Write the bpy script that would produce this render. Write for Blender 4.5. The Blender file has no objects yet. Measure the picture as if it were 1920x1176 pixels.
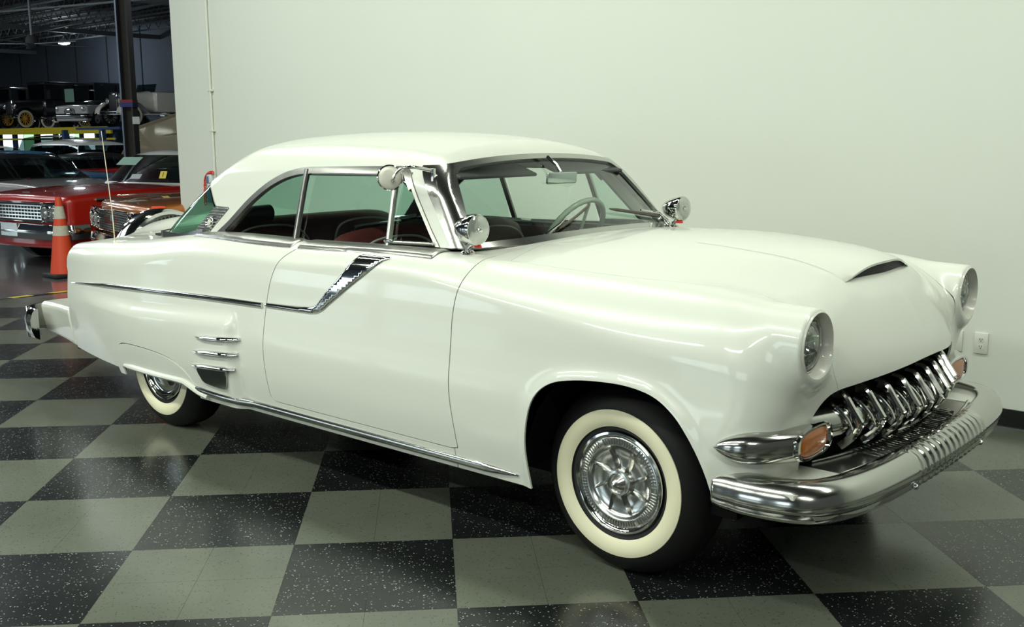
import bpy, bmesh, math, random
import numpy as np
from mathutils import Vector, Matrix
random.seed(7)
S = bpy.context.scene
COL = S.collection
# ------------------------------------------------------------------ camera, world, lights, exposure
cd = bpy.data.cameras.new('camera'); cam = bpy.data.objects.new('camera', cd); COL.objects.link(cam)
cd.sensor_width = 36.0; cd.lens = 1955.63 / 1920 * 36.0; cd.clip_end = 300; cd.clip_start = 0.05
r_ = (0.754344, 0.656452, -0.005985); u_ = (-0.105353, 0.130053, 0.985894); f_ = (-0.647970, 0.743073, -0.167264)
cam.matrix_world = Matrix(((r_[0], u_[0], -f_[0], 2.03762), (r_[1], u_[1], -f_[1], -3.70842), (r_[2], u_[2], -f_[2], 1.54625), (0, 0, 0, 1)))
S.camera = cam
S.view_settings.view_transform = 'Standard'; S.view_settings.look = 'None'
S.view_settings.gamma = 1.0; S.view_settings.use_curve_mapping = False
S.view_settings.exposure = -0.07
W = bpy.data.worlds.new('world'); S.world = W; W.use_nodes = True
wb = W.node_tree.nodes['Background']; wb.inputs[0].default_value = (0.72, 0.80, 0.74, 1); wb.inputs[1].default_value = 0.12
TILE_A = 0.7962862544805177     # the floor tiles lie turned by this angle against the car and the wall
TX = Vector((math.cos(TILE_A), math.sin(TILE_A), 0)); TY = Vector((-math.sin(TILE_A), math.cos(TILE_A), 0))
TILE_O = None
def area(name, loc, rot, sx, sy, power, col=(0.93, 1.0, 0.88)):
    l = bpy.data.lights.new(name, 'AREA'); l.shape = 'RECTANGLE'; l.size = sx; l.size_y = sy; l.energy = power; l.color = col
    o = bpy.data.objects.new(name, l); COL.objects.link(o); o.location = loc; o.rotation_euler = rot; return o
# fluorescent strips hung over the showroom on the camera's side
for i, (x, y, p) in enumerate(((-5.4, -4.0, 145), (-2.4, -4.0, 150), (0.4, -4.0, 98), (-6.6, -7.6, 180), (-3.2, -7.6, 180), (0.2, -7.6, 160), (2.9, 0.5, 85), (5.2, -5.0, 170))):  # the last two are added to brighten the nose and front fender
    area('strip_light', (x, y, 4.6), (0, 0, 0), 2.4, 0.22, p)
area('strip_light', (0.6, 0.2, 4.6), (0, 0, 0), 2.4, 0.22, 42)
area('strip_light', (-2.6, 0.2, 4.6), (0, 0, 0), 2.4, 0.22, 74)
area('strip_light', (-5.8, 0.2, 4.6), (0, 0, 0), 2.4, 0.22, 70)

# ------------------------------------------------------------------ materials
MATS = {}
def mat(name, col=(0.8, 0.8, 0.8), rough=0.5, metal=0.0, coat=0.0, emit=None, estr=0.0, spec=0.5, noise=None, bump=None, trans=0.0, alpha=1.0):
    m = bpy.data.materials.new(name); m.use_nodes = True; nt = m.node_tree; b = nt.nodes['Principled BSDF']
    b.inputs['Base Color'].default_value = (*col, 1); b.inputs['Roughness'].default_value = rough; b.inputs['Metallic'].default_value = metal
    b.inputs['Coat Weight'].default_value = coat; b.inputs['Coat Roughness'].default_value = 0.05
    b.inputs['Specular IOR Level'].default_value = spec; b.inputs['Transmission Weight'].default_value = trans; b.inputs['Alpha'].default_value = alpha
    if emit: b.inputs['Emission Color'].default_value = (*emit, 1); b.inputs['Emission Strength'].default_value = estr
    tc = None
    if noise or bump:
        tc = nt.nodes.new('ShaderNodeTexCoord')
    if noise:        # (scale, amount)
        n = nt.nodes.new('ShaderNodeTexNoise'); n.inputs['Scale'].default_value = noise[0]; n.inputs['Detail'].default_value = 4
        nt.links.new(tc.outputs['Object'], n.inputs['Vector'])
        mx = nt.nodes.new('ShaderNodeMix'); mx.data_type = 'RGBA'
        mx.inputs['A'].default_value = (*[c * (1 - noise[1]) for c in col], 1); mx.inputs['B'].default_value = (*[min(1, c * (1 + noise[1])) for c in col], 1)
        nt.links.new(n.outputs['Fac'], mx.inputs['Factor']); nt.links.new(mx.outputs['Result'], b.inputs['Base Color'])
    if bump:         # (scale, strength)
        n = nt.nodes.new('ShaderNodeTexNoise'); n.inputs['Scale'].default_value = bump[0]; n.inputs['Detail'].default_value = 3
        nt.links.new(tc.outputs['Object'], n.inputs['Vector'])
        bp = nt.nodes.new('ShaderNodeBump'); bp.inputs['Strength'].default_value = bump[1]; bp.inputs['Distance'].default_value = 0.002
        nt.links.new(n.outputs['Fac'], bp.inputs['Height']); nt.links.new(bp.outputs['Normal'], b.inputs['Normal'])
    MATS[name] = m; return m
def glass(name, tint, rough=0.0, refl=1.0):
    m = bpy.data.materials.new(name); m.use_nodes = True; nt = m.node_tree; nt.nodes.clear()
    out = nt.nodes.new('ShaderNodeOutputMaterial'); t = nt.nodes.new('ShaderNodeBsdfTransparent'); t.inputs[0].default_value = (*tint, 1)
    g = nt.nodes.new('ShaderNodeBsdfGlossy'); g.inputs['Roughness'].default_value = rough; g.inputs[0].default_value = (refl, refl, refl, 1)
    ge = nt.nodes.new('ShaderNodeNewGeometry'); dt = nt.nodes.new('ShaderNodeVectorMath'); dt.operation = 'DOT_PRODUCT'
    nt.links.new(ge.outputs['Normal'], dt.inputs[0]); nt.links.new(ge.outputs['Incoming'], dt.inputs[1])
    def mth(op, a, b=None):
        n = nt.nodes.new('ShaderNodeMath'); n.operation = op; nt.links.new(a, n.inputs[0])
        if b is not None: n.inputs[1].default_value = b
        return n.outputs[0]
    ab = mth('ABSOLUTE', dt.outputs['Value']); om = nt.nodes.new('ShaderNodeMath'); om.operation = 'SUBTRACT'; om.inputs[0].default_value = 1.0; nt.links.new(ab, om.inputs[1])
    sch = mth('ADD', mth('MULTIPLY', mth('POWER', om.outputs[0], 5.0), .92), .075)
    mx = nt.nodes.new('ShaderNodeMixShader'); nt.links.new(sch, mx.inputs[0]); nt.links.new(t.outputs[0], mx.inputs[1]); nt.links.new(g.outputs[0], mx.inputs[2])
    nt.links.new(mx.outputs[0], out.inputs[0]); MATS[name] = m; return m
mat('paint', (0.675, 0.685, 0.615), 0.30, 0, 0.7)
mat('chrome', (0.66, 0.66, 0.64), 0.07, 1.0)
mat('chrome_worn', (0.52, 0.52, 0.49), 0.16, 1.0, bump=(9, 0.15))
mat('steel_brushed', (0.42, 0.42, 0.39), 0.30, 1.0, noise=(14, 0.25))
mat('steel_dark', (0.20, 0.20, 0.19), 0.28, 1.0)
mat('black', (0.012, 0.012, 0.012), 0.6)
mat('black_gloss', (0.01, 0.01, 0.012), 0.08, 0, 1.0)
mat('rubber', (0.006, 0.006, 0.006), 0.55, spec=0.25, bump=(60, 0.1))
mat('whitewall', (0.74, 0.70, 0.50), 0.42, noise=(6, 0.04))
mat('under', (0.004, 0.004, 0.004), 0.95, spec=0.1)
mat('maroon', (0.085, 0.018, 0.016), 0.5, bump=(90, 0.2))
mat('black_vinyl', (0.018, 0.020, 0.020), 0.45, bump=(90, 0.2))
mat('piping', (0.55, 0.55, 0.48), 0.5)
mat('ivory', (0.55, 0.62, 0.50), 0.3, 0, 0.5)
mat('headliner', (0.10, 0.10, 0.09), 0.8)
mat('steel_light', (0.62, 0.62, 0.60), 0.20, 1.0)
mat('amber', (0.40, 0.11, 0.010), 0.25, 0, 0.4, bump=(60, 0.5))
mat('lens', (0.52, 0.54, 0.50), 0.12, 0.65, 1.0, bump=(45, 0.8))
mat('rust', (0.10, 0.085, 0.07), 0.7, noise=(60, .5)); mat('aerial', (0.62, 0.57, 0.42), 0.35, 0.4); mat('tread', (0.10, 0.11, 0.08), 0.6)
mat('dash', (0.045, 0.055, 0.05), 0.35, 0, .3); mat('inside_mirror', (0.42, 0.50, 0.45), 0.15, .8)
mat('red_plastic', (0.7, 0.04, 0.02), 0.4)
mat('tunnel', (0.60, 0.58, 0.52), 0.35, 0, 0.5)
mat('mirror_back', (0.66, 0.64, 0.55), 0.35, 0.2)
glass('glass_side', (0.66, 0.80, 0.74)); glass('glass_front', (0.76, 0.86, 0.80)); glass('glass_rear', (0.50, 0.72, 0.62)); glass('glass_clear', (0.93, 0.95, 0.93))

# ------------------------------------------------------------------ object helpers
def tag(o, label=None, cat=None, group=None, kind=None):
    if label: o['label'] = label
    if cat: o['category'] = cat
    if group: o['group'] = group
    if kind: o['kind'] = kind
    return o
def empty(name, loc=(0, 0, 0), rz=0.0):
    o = bpy.data.objects.new(name, None); COL.objects.link(o); o.location = loc; o.rotation_euler = (0, 0, rz); o.empty_display_size = 0.1
    return o
def link(name, me, m=None, parent=None):
    if m is not None:
        for mm in (m if isinstance(m, (list, tuple)) else [m]): me.materials.append(MATS[mm] if isinstance(mm, str) else mm)
    o = bpy.data.objects.new(name, me); COL.objects.link(o)
    if parent: o.parent = parent
    return o
def mesh_np(name, V, F, m=None, parent=None, N=None, smooth=True):
    me = bpy.data.meshes.new(name)
    V = np.asarray(V, float); F = np.asarray(F, int)
    me.vertices.add(len(V)); me.vertices.foreach_set('co', V.ravel().astype(np.float32))
    k = F.shape[1]; me.loops.add(F.size); me.loops.foreach_set('vertex_index', F.ravel().astype(np.int32))
    me.polygons.add(len(F)); me.polygons.foreach_set('loop_start', np.arange(0, F.size, k, dtype=np.int32))
    me.polygons.foreach_set('loop_total', np.full(len(F), k, dtype=np.int32))
    me.polygons.foreach_set('use_smooth', np.full(len(F), smooth, dtype=bool))
    me.update(calc_edges=True); me.validate()
    if N is not None:
        me.normals_split_custom_set_from_vertices([tuple(n) for n in N])
    return link(name, me, m, parent)
class MB:                      # collects boxes, tubes, lathes and sweeps, builds them as one mesh
    def __init__(s): s.v = []; s.f = []
    def add(s, V, F):
        b = len(s.v); s.v += [tuple(p) for p in V]; s.f += [tuple(i + b for i in q) for q in F]; return s
    def box(s, c, d, rot=None, bev=0.0):
        hx, hy, hz = d[0] / 2, d[1] / 2, d[2] / 2
        if bev <= 0:
            P = [Vector((x, y, z)) for x in (-hx, hx) for y in (-hy, hy) for z in (-hz, hz)]
            F = [(0, 1, 3, 2), (4, 6, 7, 5), (0, 4, 5, 1), (2, 3, 7, 6), (0, 2, 6, 4), (1, 5, 7, 3)]
        else:
            bm = bmesh.new(); bmesh.ops.create_cube(bm, size=1.0)
            for v in bm.verts: v.co = Vector((v.co.x * d[0], v.co.y * d[1], v.co.z * d[2]))
            bmesh.ops.bevel(bm, geom=bm.edges[:], offset=bev, segments=2, affect='EDGES', profile=0.5)
            bm.verts.index_update(); P = [v.co.copy() for v in bm.verts]; F = [tuple(v.index for v in f.verts) for f in bm.faces]; bm.free()
        R = rot if rot is not None else Matrix.Identity(3)
        if isinstance(R, (int, float)): R = Matrix.Rotation(R, 3, 'Z')
        c = Vector(c); return s.add([R @ p + c for p in P], F)
    def tube(s, pts, r, n=10, cap=True, closed=False, prof=None, up=None):
        pts = [Vector(p) for p in pts]; m = len(pts); rs = r if isinstance(r, (list, tuple)) else [r] * m
        V = []; F = []; prev = Vector(up) if up else None
        for i, p in enumerate(pts):
            if closed: t = (pts[(i + 1) % m] - pts[i - 1])
            else: t = (pts[min(i + 1, m - 1)] - pts[max(i - 1, 0)])
            t.normalize()
            if prev is None:
                prev = Vector((0, 0, 1)) if abs(t.z) < 0.9 else Vector((1, 0, 0))
            nrm = (prev - t * prev.dot(t))
            if nrm.length < 1e-6: nrm = t.orthogonal()
            nrm.normalize(); bn = t.cross(nrm)
            if not up: prev = nrm
            for k in range(n if prof is None else len(prof)):
                if prof is None:
                    a = 2 * math.pi * k / n; V.append(p + (nrm * math.cos(a) + bn * math.sin(a)) * rs[i])
                else:
                    V.append(p + nrm * (prof[k][1] * rs[i]) + bn * (prof[k][0] * rs[i]))
        n = n if prof is None else len(prof)
        for i in range(m if closed else m - 1):
            for k in range(n):
                a, b = i * n + k, i * n + (k + 1) % n; c, d = ((i + 1) % m) * n + (k + 1) % n, ((i + 1) % m) * n + k
                F.append((a, b, c, d))
        if cap and not closed: F.append(tuple(range(n - 1, -1, -1))); F.append(tuple((m - 1) * n + k for k in range(n)))
        return s.add(V, F)
    def lathe(s, prof, n=32, c=(0, 0, 0), axis='Z', R=None, cap=True):   # prof: (radius, height)
        V = []; F = []; m = len(prof)
        A = {'Z': Matrix.Identity(3), 'X': Matrix(((0, 0, 1), (1, 0, 0), (0, 1, 0))), 'Y': Matrix(((1, 0, 0), (0, 0, 1), (0, -1, 0)))}[axis]
        if R is not None: A = R
        c = Vector(c)
        for (r, h) in prof:
            for k in range(n):
                a = 2 * math.pi * k / n; V.append(A @ Vector((r * math.cos(a), r * math.sin(a), h)) + c)
        for i in range(m - 1):
            for k in range(n):
                F.append((i * n + k, i * n + (k + 1) % n, (i + 1) * n + (k + 1) % n, (i + 1) * n + k))
        if cap:
            if prof[0][0] > 1e-5: F.append(tuple(range(n - 1, -1, -1)))
            if prof[-1][0] > 1e-5: F.append(tuple((m - 1) * n + k for k in range(n)))
        return s.add(V, F)
    def grid(s, P, closed_u=False, closed_v=False):
        nu, nv = len(P), len(P[0]); V = [p for row in P for p in row]; F = []
        for i in range(nu if closed_u else nu - 1):
            for j in range(nv if closed_v else nv - 1):
                i2, j2 = (i + 1) % nu, (j + 1) % nv
                F.append((i * nv + j, i2 * nv + j, i2 * nv + j2, i * nv + j2))
        return s.add(V, F)
    def prism(s, poly, a0, a1, axis='Y'):   # poly of 2D points; extruded along the axis
        n = len(poly)
        def P(p, h):
            return {'Y': (p[0], h, p[1]), 'X': (h, p[0], p[1]), 'Z': (p[0], p[1], h)}[axis]
        V = [P(p, a0) for p in poly] + [P(p, a1) for p in poly]
        F = [tuple(range(n - 1, -1, -1)), tuple(range(n, 2 * n))] + [(i, (i + 1) % n, n + (i + 1) % n, n + i) for i in range(n)]
        return s.add(V, F)
    def mir(s):             # adds the mirror image across y = 0
        n = len(s.v); s.v += [(p[0], -p[1], p[2]) for p in s.v]; s.f += [tuple(i + n for i in reversed(q)) for q in s.f]; return s
    def build(s, name, m, parent=None, smooth=True, angle=40, M=None):
        me = bpy.data.meshes.new(name)
        V = [tuple(p) for p in s.v]
        if M is not None: V = [tuple(M @ Vector(p)) for p in V]
        me.from_pydata(V, [], s.f); me.validate(); me.update()
        bm = bmesh.new(); bm.from_mesh(me); bmesh.ops.recalc_face_normals(bm, faces=bm.faces); bm.to_mesh(me); bm.free()
        if smooth:
            me.polygons.foreach_set('use_smooth', [True] * len(me.polygons))
            me.set_sharp_from_angle(angle=math.radians(angle))
        return link(name, me, m, parent)
def copy_tree(o, parent=None):
    c = o.copy(); COL.objects.link(c)
    if parent: c.parent = parent
    for ch in [x for x in bpy.data.objects if x.parent == o]: copy_tree(ch, c)
    return c

# ------------------------------------------------------------------ smooth surface helpers (numpy)
def spl(xs, ys):               # natural cubic spline, clamped outside
    xs = np.asarray(xs, float); ys = np.asarray(ys, float); n = len(xs); h = np.diff(xs)
    A = np.eye(n); b = np.zeros(n)
    for i in range(1, n - 1):
        A[i, i - 1] = h[i - 1]; A[i, i] = 2 * (h[i - 1] + h[i]); A[i, i + 1] = h[i]
        b[i] = 6 * ((ys[i + 1] - ys[i]) / h[i] - (ys[i] - ys[i - 1]) / h[i - 1])
    Mm = np.linalg.solve(A, b)
    def f(x):
        x = np.clip(np.asarray(x, float), xs[0], xs[-1]); k = np.clip(np.searchsorted(xs, x) - 1, 0, n - 2)
        d = x - xs[k]; hh = h[k]
        return ys[k] + d * ((ys[k + 1] - ys[k]) / hh - hh * (2 * Mm[k] + Mm[k + 1]) / 6) + d * d * Mm[k] / 2 + d ** 3 * (Mm[k + 1] - Mm[k]) / (6 * hh)
    return f
def curve2(pts, n=8, closed=False):   # Catmull-Rom through 2D or 3D points
    P = [np.array(p, float) for p in pts]; m = len(P); out = []
    for i in range(m if closed else m - 1):
        p0 = P[i - 1] if (closed or i > 0) else 2 * P[0] - P[1]
        p1 = P[i]; p2 = P[(i + 1) % m]; p3 = P[(i + 2) % m] if (closed or i + 2 < m) else 2 * P[-1] - P[-2]
        for k in range(n):
            t = k / n
            out.append(0.5 * (2 * p1 + (p2 - p0) * t + (2 * p0 - 5 * p1 + 4 * p2 - p3) * t * t + (3 * p1 - p0 - 3 * p2 + p3) * t ** 3))
    if not closed: out.append(P[-1])
    return np.array(out)
def sstep(t): t = np.clip(t, 0, 1); return t * t * (3 - 2 * t)
def rint(a, b, r):             # intersection with a round fillet of radius r
    u = np.maximum(a + r, 0); v = np.maximum(b + r, 0)
    return np.minimum(np.maximum(a, b), -r) + np.sqrt(u * u + v * v)
def suni(a, b, k):             # smooth union
    h = np.clip(0.5 + 0.5 * (b - a) / k, 0, 1); return b + (a - b) * h - k * h * (1 - h)
def polysd(px, py, P):         # signed distance to a closed polygon, positive inside
    P = np.asarray(P, float); d = np.full(px.shape, 1e9); c = np.zeros(px.shape, bool); n = len(P)
    for i in range(n):
        ax, ay = P[i]; bx, by = P[(i + 1) % n]; ex, ey = bx - ax, by - ay; L = ex * ex + ey * ey
        if L < 1e-14: continue
        t = np.clip(((px - ax) * ex + (py - ay) * ey) / L, 0, 1)
        d = np.minimum(d, (px - ax - t * ex) ** 2 + (py - ay - t * ey) ** 2)
        if ay != by: c ^= ((ay > py) != (by > py)) & (px < (bx - ax) * (py - ay) / (by - ay) + ax)
    d = np.sqrt(d); return np.where(c, d, -d)
def grad(f, V, e=5e-4):
    g = np.zeros_like(V)
    for i in range(3):
        A = V.copy(); B = V.copy(); A[:, i] += e; B[:, i] -= e
        g[:, i] = (f(A[:, 0], A[:, 1], A[:, 2]) - f(B[:, 0], B[:, 1], B[:, 2])) / (2 * e)
    return g
def nets(f, lo, hi, h):        # naive surface nets + projection on f = 0
    ax = [np.arange(lo[i], hi[i] + h, h) for i in range(3)]
    X, Y, Z = np.meshgrid(*ax, indexing='ij'); G = f(X.ravel(), Y.ravel(), Z.ravel()).reshape(X.shape)
    s = G < 0; n = np.array(G.shape) - 1
    cnt = np.zeros(n, int)
    for i in (0, 1):
        for j in (0, 1):
            for k in (0, 1): cnt += s[i:i + n[0], j:j + n[1], k:k + n[2]]
    act = (cnt > 0) & (cnt < 8); idx = -np.ones(n, int); idx[act] = np.arange(act.sum()); I = np.argwhere(act)
    acc = np.zeros((len(I), 3)); num = np.zeros(len(I))
    for axis in range(3):
        o = [a for a in range(3) if a != axis]
        for p in (0, 1):
            for q in (0, 1):
                A = I.copy(); A[:, o[0]] += p; A[:, o[1]] += q; B = A.copy(); B[:, axis] += 1
                ga = G[A[:, 0], A[:, 1], A[:, 2]]; gb = G[B[:, 0], B[:, 1], B[:, 2]]
                c = (ga < 0) != (gb < 0); t = np.where(c, ga / np.where(c, ga - gb, 1), 0)
                P = A.astype(float); P[:, axis] += t; acc[c] += P[c]; num[c] += 1
    V = acc / num[:, None] * h + np.array(lo)
    Fs = []
    for axis in range(3):
        o1, o2 = [(1, 2), (2, 0), (0, 1)][axis]
        sl0 = [slice(None)] * 3; sl1 = [slice(None)] * 3; sl0[axis] = slice(0, -1); sl1[axis] = slice(1, None)
        ch = s[tuple(sl0)] != s[tuple(sl1)]; E = np.argwhere(ch)
        ok = (E[:, o1] > 0) & (E[:, o2] > 0) & (E[:, o1] < n[o1]) & (E[:, o2] < n[o2]); E = E[ok]
        def cell(d1, d2):
            C = E.copy(); C[:, o1] -= d1; C[:, o2] -= d2; return idx[C[:, 0], C[:, 1], C[:, 2]]
        q = np.stack([cell(1, 1), cell(0, 1), cell(0, 0), cell(1, 0)], 1)
        inside = s[E[:, 0], E[:, 1], E[:, 2]]; q[~inside] = q[~inside][:, ::-1]
        Fs.append(q)
    Q = np.concatenate(Fs); Q = Q[(Q >= 0).all(1)]
    for _ in range(3):
        g = grad(f, V); d = f(V[:, 0], V[:, 1], V[:, 2]); st = d[:, None] * g / np.maximum((g * g).sum(1), 0.05)[:, None]
        L = np.linalg.norm(st, axis=1, keepdims=True); V = V - st * np.minimum(1, 0.4 * h / np.maximum(L, 1e-9))
    return V, np.concatenate([Q[:, [0, 1, 2]], Q[:, [0, 2, 3]]])
def clip(V, F, g):             # keeps g >= 0, cuts triangles cleanly along g = 0
    g = np.where(np.abs(g) < 1e-7, 1e-7, g); ins = g > 0; c = ins[F].sum(1)
    out = [F[c == 3]]; Vn = [V]; base = len(V); ekeys = {}
    T = F[(c == 1) | (c == 2)]
    if len(T):
        one = ins[T].sum(1) == 1; odd = np.where(one[:, None], ins[T], ~ins[T]); k = odd.argmax(1); ar = np.arange(len(T))
        a = T[ar, k]; b = T[ar, (k + 1) % 3]; d = T[ar, (k + 2) % 3]
        E = np.concatenate([np.stack([a, b], 1), np.stack([a, d], 1)]); Es = np.sort(E, 1)
        U, inv = np.unique(Es, axis=0, return_inverse=True); inv = inv.ravel()
        t = g[U[:, 0]] / (g[U[:, 0]] - g[U[:, 1]]); Vn.append(V[U[:, 0]] * (1 - t)[:, None] + V[U[:, 1]] * t[:, None])
        ab = inv[:len(T)] + base; ad = inv[len(T):] + base
        out.append(np.stack([a, ab, ad], 1)[one])
        o2 = ~one; out.append(np.stack([ab, b, d], 1)[o2]); out.append(np.stack([ab, d, ad], 1)[o2])
    F2 = np.concatenate(out); V2 = np.concatenate(Vn); used = np.zeros(len(V2), bool); used[F2.ravel()] = True
    mp = np.cumsum(used) - 1; return V2[used], mp[F2]
def cuts(V, F, fn):            # fn(V) -> value per vertex
    return clip(V, F, fn(V))
def norms(f, V):
    g = grad(f, V); return g / np.maximum(np.linalg.norm(g, axis=1, keepdims=True), 1e-9)
def boundary(F):
    E = np.concatenate([F[:, [0, 1]], F[:, [1, 2]], F[:, [2, 0]]]); Es = np.sort(E, 1)
    U, inv, cn = np.unique(Es, axis=0, return_inverse=True, return_counts=True); return E[cn[inv.ravel()] == 1]
def shell(f, V, F, th, out=0.0):      # panel of thickness th with its own rim; returns V, F, N
    N = norms(f, V); Vo = V + N * out; Vi = V - N * (th - out) if th > 0 else None
    if th <= 0: return Vo, F, N
    B = boundary(F); n = len(V); a, b = B[:, 0], B[:, 1]; m = len(B)
    ed = Vo[b] - Vo[a]; rn = np.cross(ed, N[a]); rn /= np.maximum(np.linalg.norm(rn, axis=1, keepdims=True), 1e-9)
    RV = np.concatenate([Vo[a], Vo[b], Vi[b], Vi[a]]); i = np.arange(m) + 2 * n
    RF = np.concatenate([np.stack([i + m, i, i + 3 * m], 1), np.stack([i + m, i + 3 * m, i + 2 * m], 1)])
    return np.concatenate([Vo, Vi, RV]), np.concatenate([F, F[:, ::-1] + n, RF]), np.concatenate([N, -N, rn, rn, rn, rn])
def mirror_y(V, F, N):         # our half has y <= 0; weld the centre line
    V = V.copy(); c = np.abs(V[:, 1]) < 1e-5; V[c, 1] = 0; n = len(V)
    keep = ~c; mp = np.where(c, np.arange(n), np.cumsum(keep) - 1 + n)
    V2 = V[keep] * [1, -1, 1]; N2 = N[keep] * [1, -1, 1]
    N = N.copy(); N[c, 1] = 0
    return np.concatenate([V, V2]), np.concatenate([F, mp[F][:, ::-1]]), np.concatenate([N, N2])
def panel(name, f, V, F, m, parent, th=0.008, out=0.0, both=True):
    V, F, N = shell(f, V, F, th, out)
    if both: V, F, N = mirror_y(V, F, N)
    return mesh_np(name, V, F, m, parent, N)
# ================================================================== THE ROOM (setting)
mat('wall', (0.70, 0.72, 0.65), 0.55, noise=(1.2, 0.02), bump=(160, 0.12))
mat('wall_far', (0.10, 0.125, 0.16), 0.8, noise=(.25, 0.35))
mat('seam', (0.03, 0.035, 0.045), 0.9)
mat('hall_ceiling', (0.030, 0.031, 0.033), 0.9, noise=(3, .4)); mat('joist', (0.16, 0.18, 0.19), 0.6, .3)
mat('room_ceiling', (0.035, 0.04, 0.037), 0.9)
mat('baseboard', (0.012, 0.013, 0.014), 0.25, 0, .3)
mat('hall_floor', (0.13, 0.135, 0.135), 0.20, 0, 0.3, noise=(.8, .25))
mat('yellow', (0.80, 0.62, 0.03), 0.45); mat('blue_steel', (0.03, 0.07, 0.17), 0.45, .2); mat('ivory_plastic', (0.70, 0.72, 0.64), 0.35)
mat('slot', (0.03, 0.03, 0.02), 0.6); mat('col_steel', (0.20, 0.23, 0.30), 0.35, .3); mat('col_brown', (0.050, 0.042, 0.034), 0.7)
mat('red_band', (0.35, 0.015, 0.02), .5); mat('blue_band', (0.03, 0.035, 0.20), .5)
mat('daylight', (0.8, 0.9, 1.0), 0.5, emit=(0.78, 0.95, 1.0), estr=3.2); mat('daylight_green', (0.4, 0.7, 0.4), 0.5, emit=(0.45, 0.85, 0.50), estr=1.5)
def tile_mat(name, dark):
    m = bpy.data.materials.new(name); m.use_nodes = True; nt = m.node_tree; b = nt.nodes['Principled BSDF']
    N = lambda t: nt.nodes.new(t); Lk = nt.links.new
    geo = N('ShaderNodeNewGeometry')
    n1 = N('ShaderNodeTexNoise'); n1.inputs['Scale'].default_value = 3.0; n1.inputs['Detail'].default_value = 5; Lk(geo.outputs['Position'], n1.inputs['Vector'])
    base = N('ShaderNodeMix'); base.data_type = 'RGBA'; Lk(n1.outputs['Fac'], base.inputs['Factor'])
    if dark: base.inputs['A'].default_value = (.005, .006, .006, 1); base.inputs['B'].default_value = (.013, .015, .015, 1)
    else: base.inputs['A'].default_value = (.078, .086, .066, 1); base.inputs['B'].default_value = (.122, .132, .103, 1)
    # chips: stretched voronoi cells, only some of them bright
    mp = N('ShaderNodeMapping'); mp.inputs['Scale'].default_value = (1, 1.0, 1); Lk(geo.outputs['Position'], mp.inputs['Vector'])
    wn = N('ShaderNodeTexNoise'); wn.inputs['Scale'].default_value = 60; Lk(geo.outputs['Position'], wn.inputs['Vector'])
    ad = N('ShaderNodeMix'); ad.data_type = 'RGBA'; ad.blend_type = 'ADD'; ad.inputs['Factor'].default_value = .012; Lk(mp.outputs[0], ad.inputs['A']); Lk(wn.outputs['Color'], ad.inputs['B'])
    v = N('ShaderNodeTexVoronoi'); v.inputs['Scale'].default_value = 105 if dark else 120; Lk(ad.outputs['Result'], v.inputs['Vector'])
    sep = N('ShaderNodeSeparateColor'); Lk(v.outputs['Color'], sep.inputs[0])
    g1 = N('ShaderNodeMath'); g1.operation = 'GREATER_THAN'; g1.inputs[1].default_value = .68 if dark else .72; Lk(sep.outputs[0], g1.inputs[0])
    l1 = N('ShaderNodeMath'); l1.operation = 'LESS_THAN'; l1.inputs[1].default_value = .30 if dark else .42; Lk(v.outputs['Distance'], l1.inputs[0])
    mu = N('ShaderNodeMath'); mu.operation = 'MULTIPLY'; Lk(g1.outputs[0], mu.inputs[0]); Lk(l1.outputs[0], mu.inputs[1])
    m2 = N('ShaderNodeMath'); m2.operation = 'MULTIPLY'; Lk(mu.outputs[0], m2.inputs[0]); Lk(sep.outputs[1], m2.inputs[1])
    mx = N('ShaderNodeMix'); mx.data_type = 'RGBA'; Lk(m2.outputs[0], mx.inputs['Factor']); Lk(base.outputs['Result'], mx.inputs['A'])
    mx.inputs['B'].default_value = (.30, .33, .30, 1) if dark else (.055, .060, .045, 1)
    Lk(mx.outputs['Result'], b.inputs['Base Color'])
    rr = N('ShaderNodeMapRange'); n3 = N('ShaderNodeTexNoise'); n3.inputs['Scale'].default_value = 1.6; n3.inputs['Detail'].default_value = 6; Lk(geo.outputs['Position'], n3.inputs['Vector'])
    Lk(n3.outputs['Fac'], rr.inputs['Value']); rr.inputs['To Min'].default_value = .10; rr.inputs['To Max'].default_value = .30; Lk(rr.outputs[0], b.inputs['Roughness'])
    b.inputs['Specular IOR Level'].default_value = .5
    bp = N('ShaderNodeBump'); bp.inputs['Strength'].default_value = .06; bp.inputs['Distance'].default_value = .002; n4 = N('ShaderNodeTexNoise'); n4.inputs['Scale'].default_value = 9; Lk(geo.outputs['Position'], n4.inputs['Vector'])
    Lk(n4.outputs['Fac'], bp.inputs['Height']); Lk(bp.outputs['Normal'], b.inputs['Normal'])
    MATS[name] = m
tile_mat('tile_dark', True); tile_mat('tile_grey', False)
WY = 2.115
def st(o, **k): o['kind'] = 'structure'; return o
floor = st(MB().box((-31, 5, -.05), (82, 36, .09)).build('floor', 'hall_floor', smooth=False)); 
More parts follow.
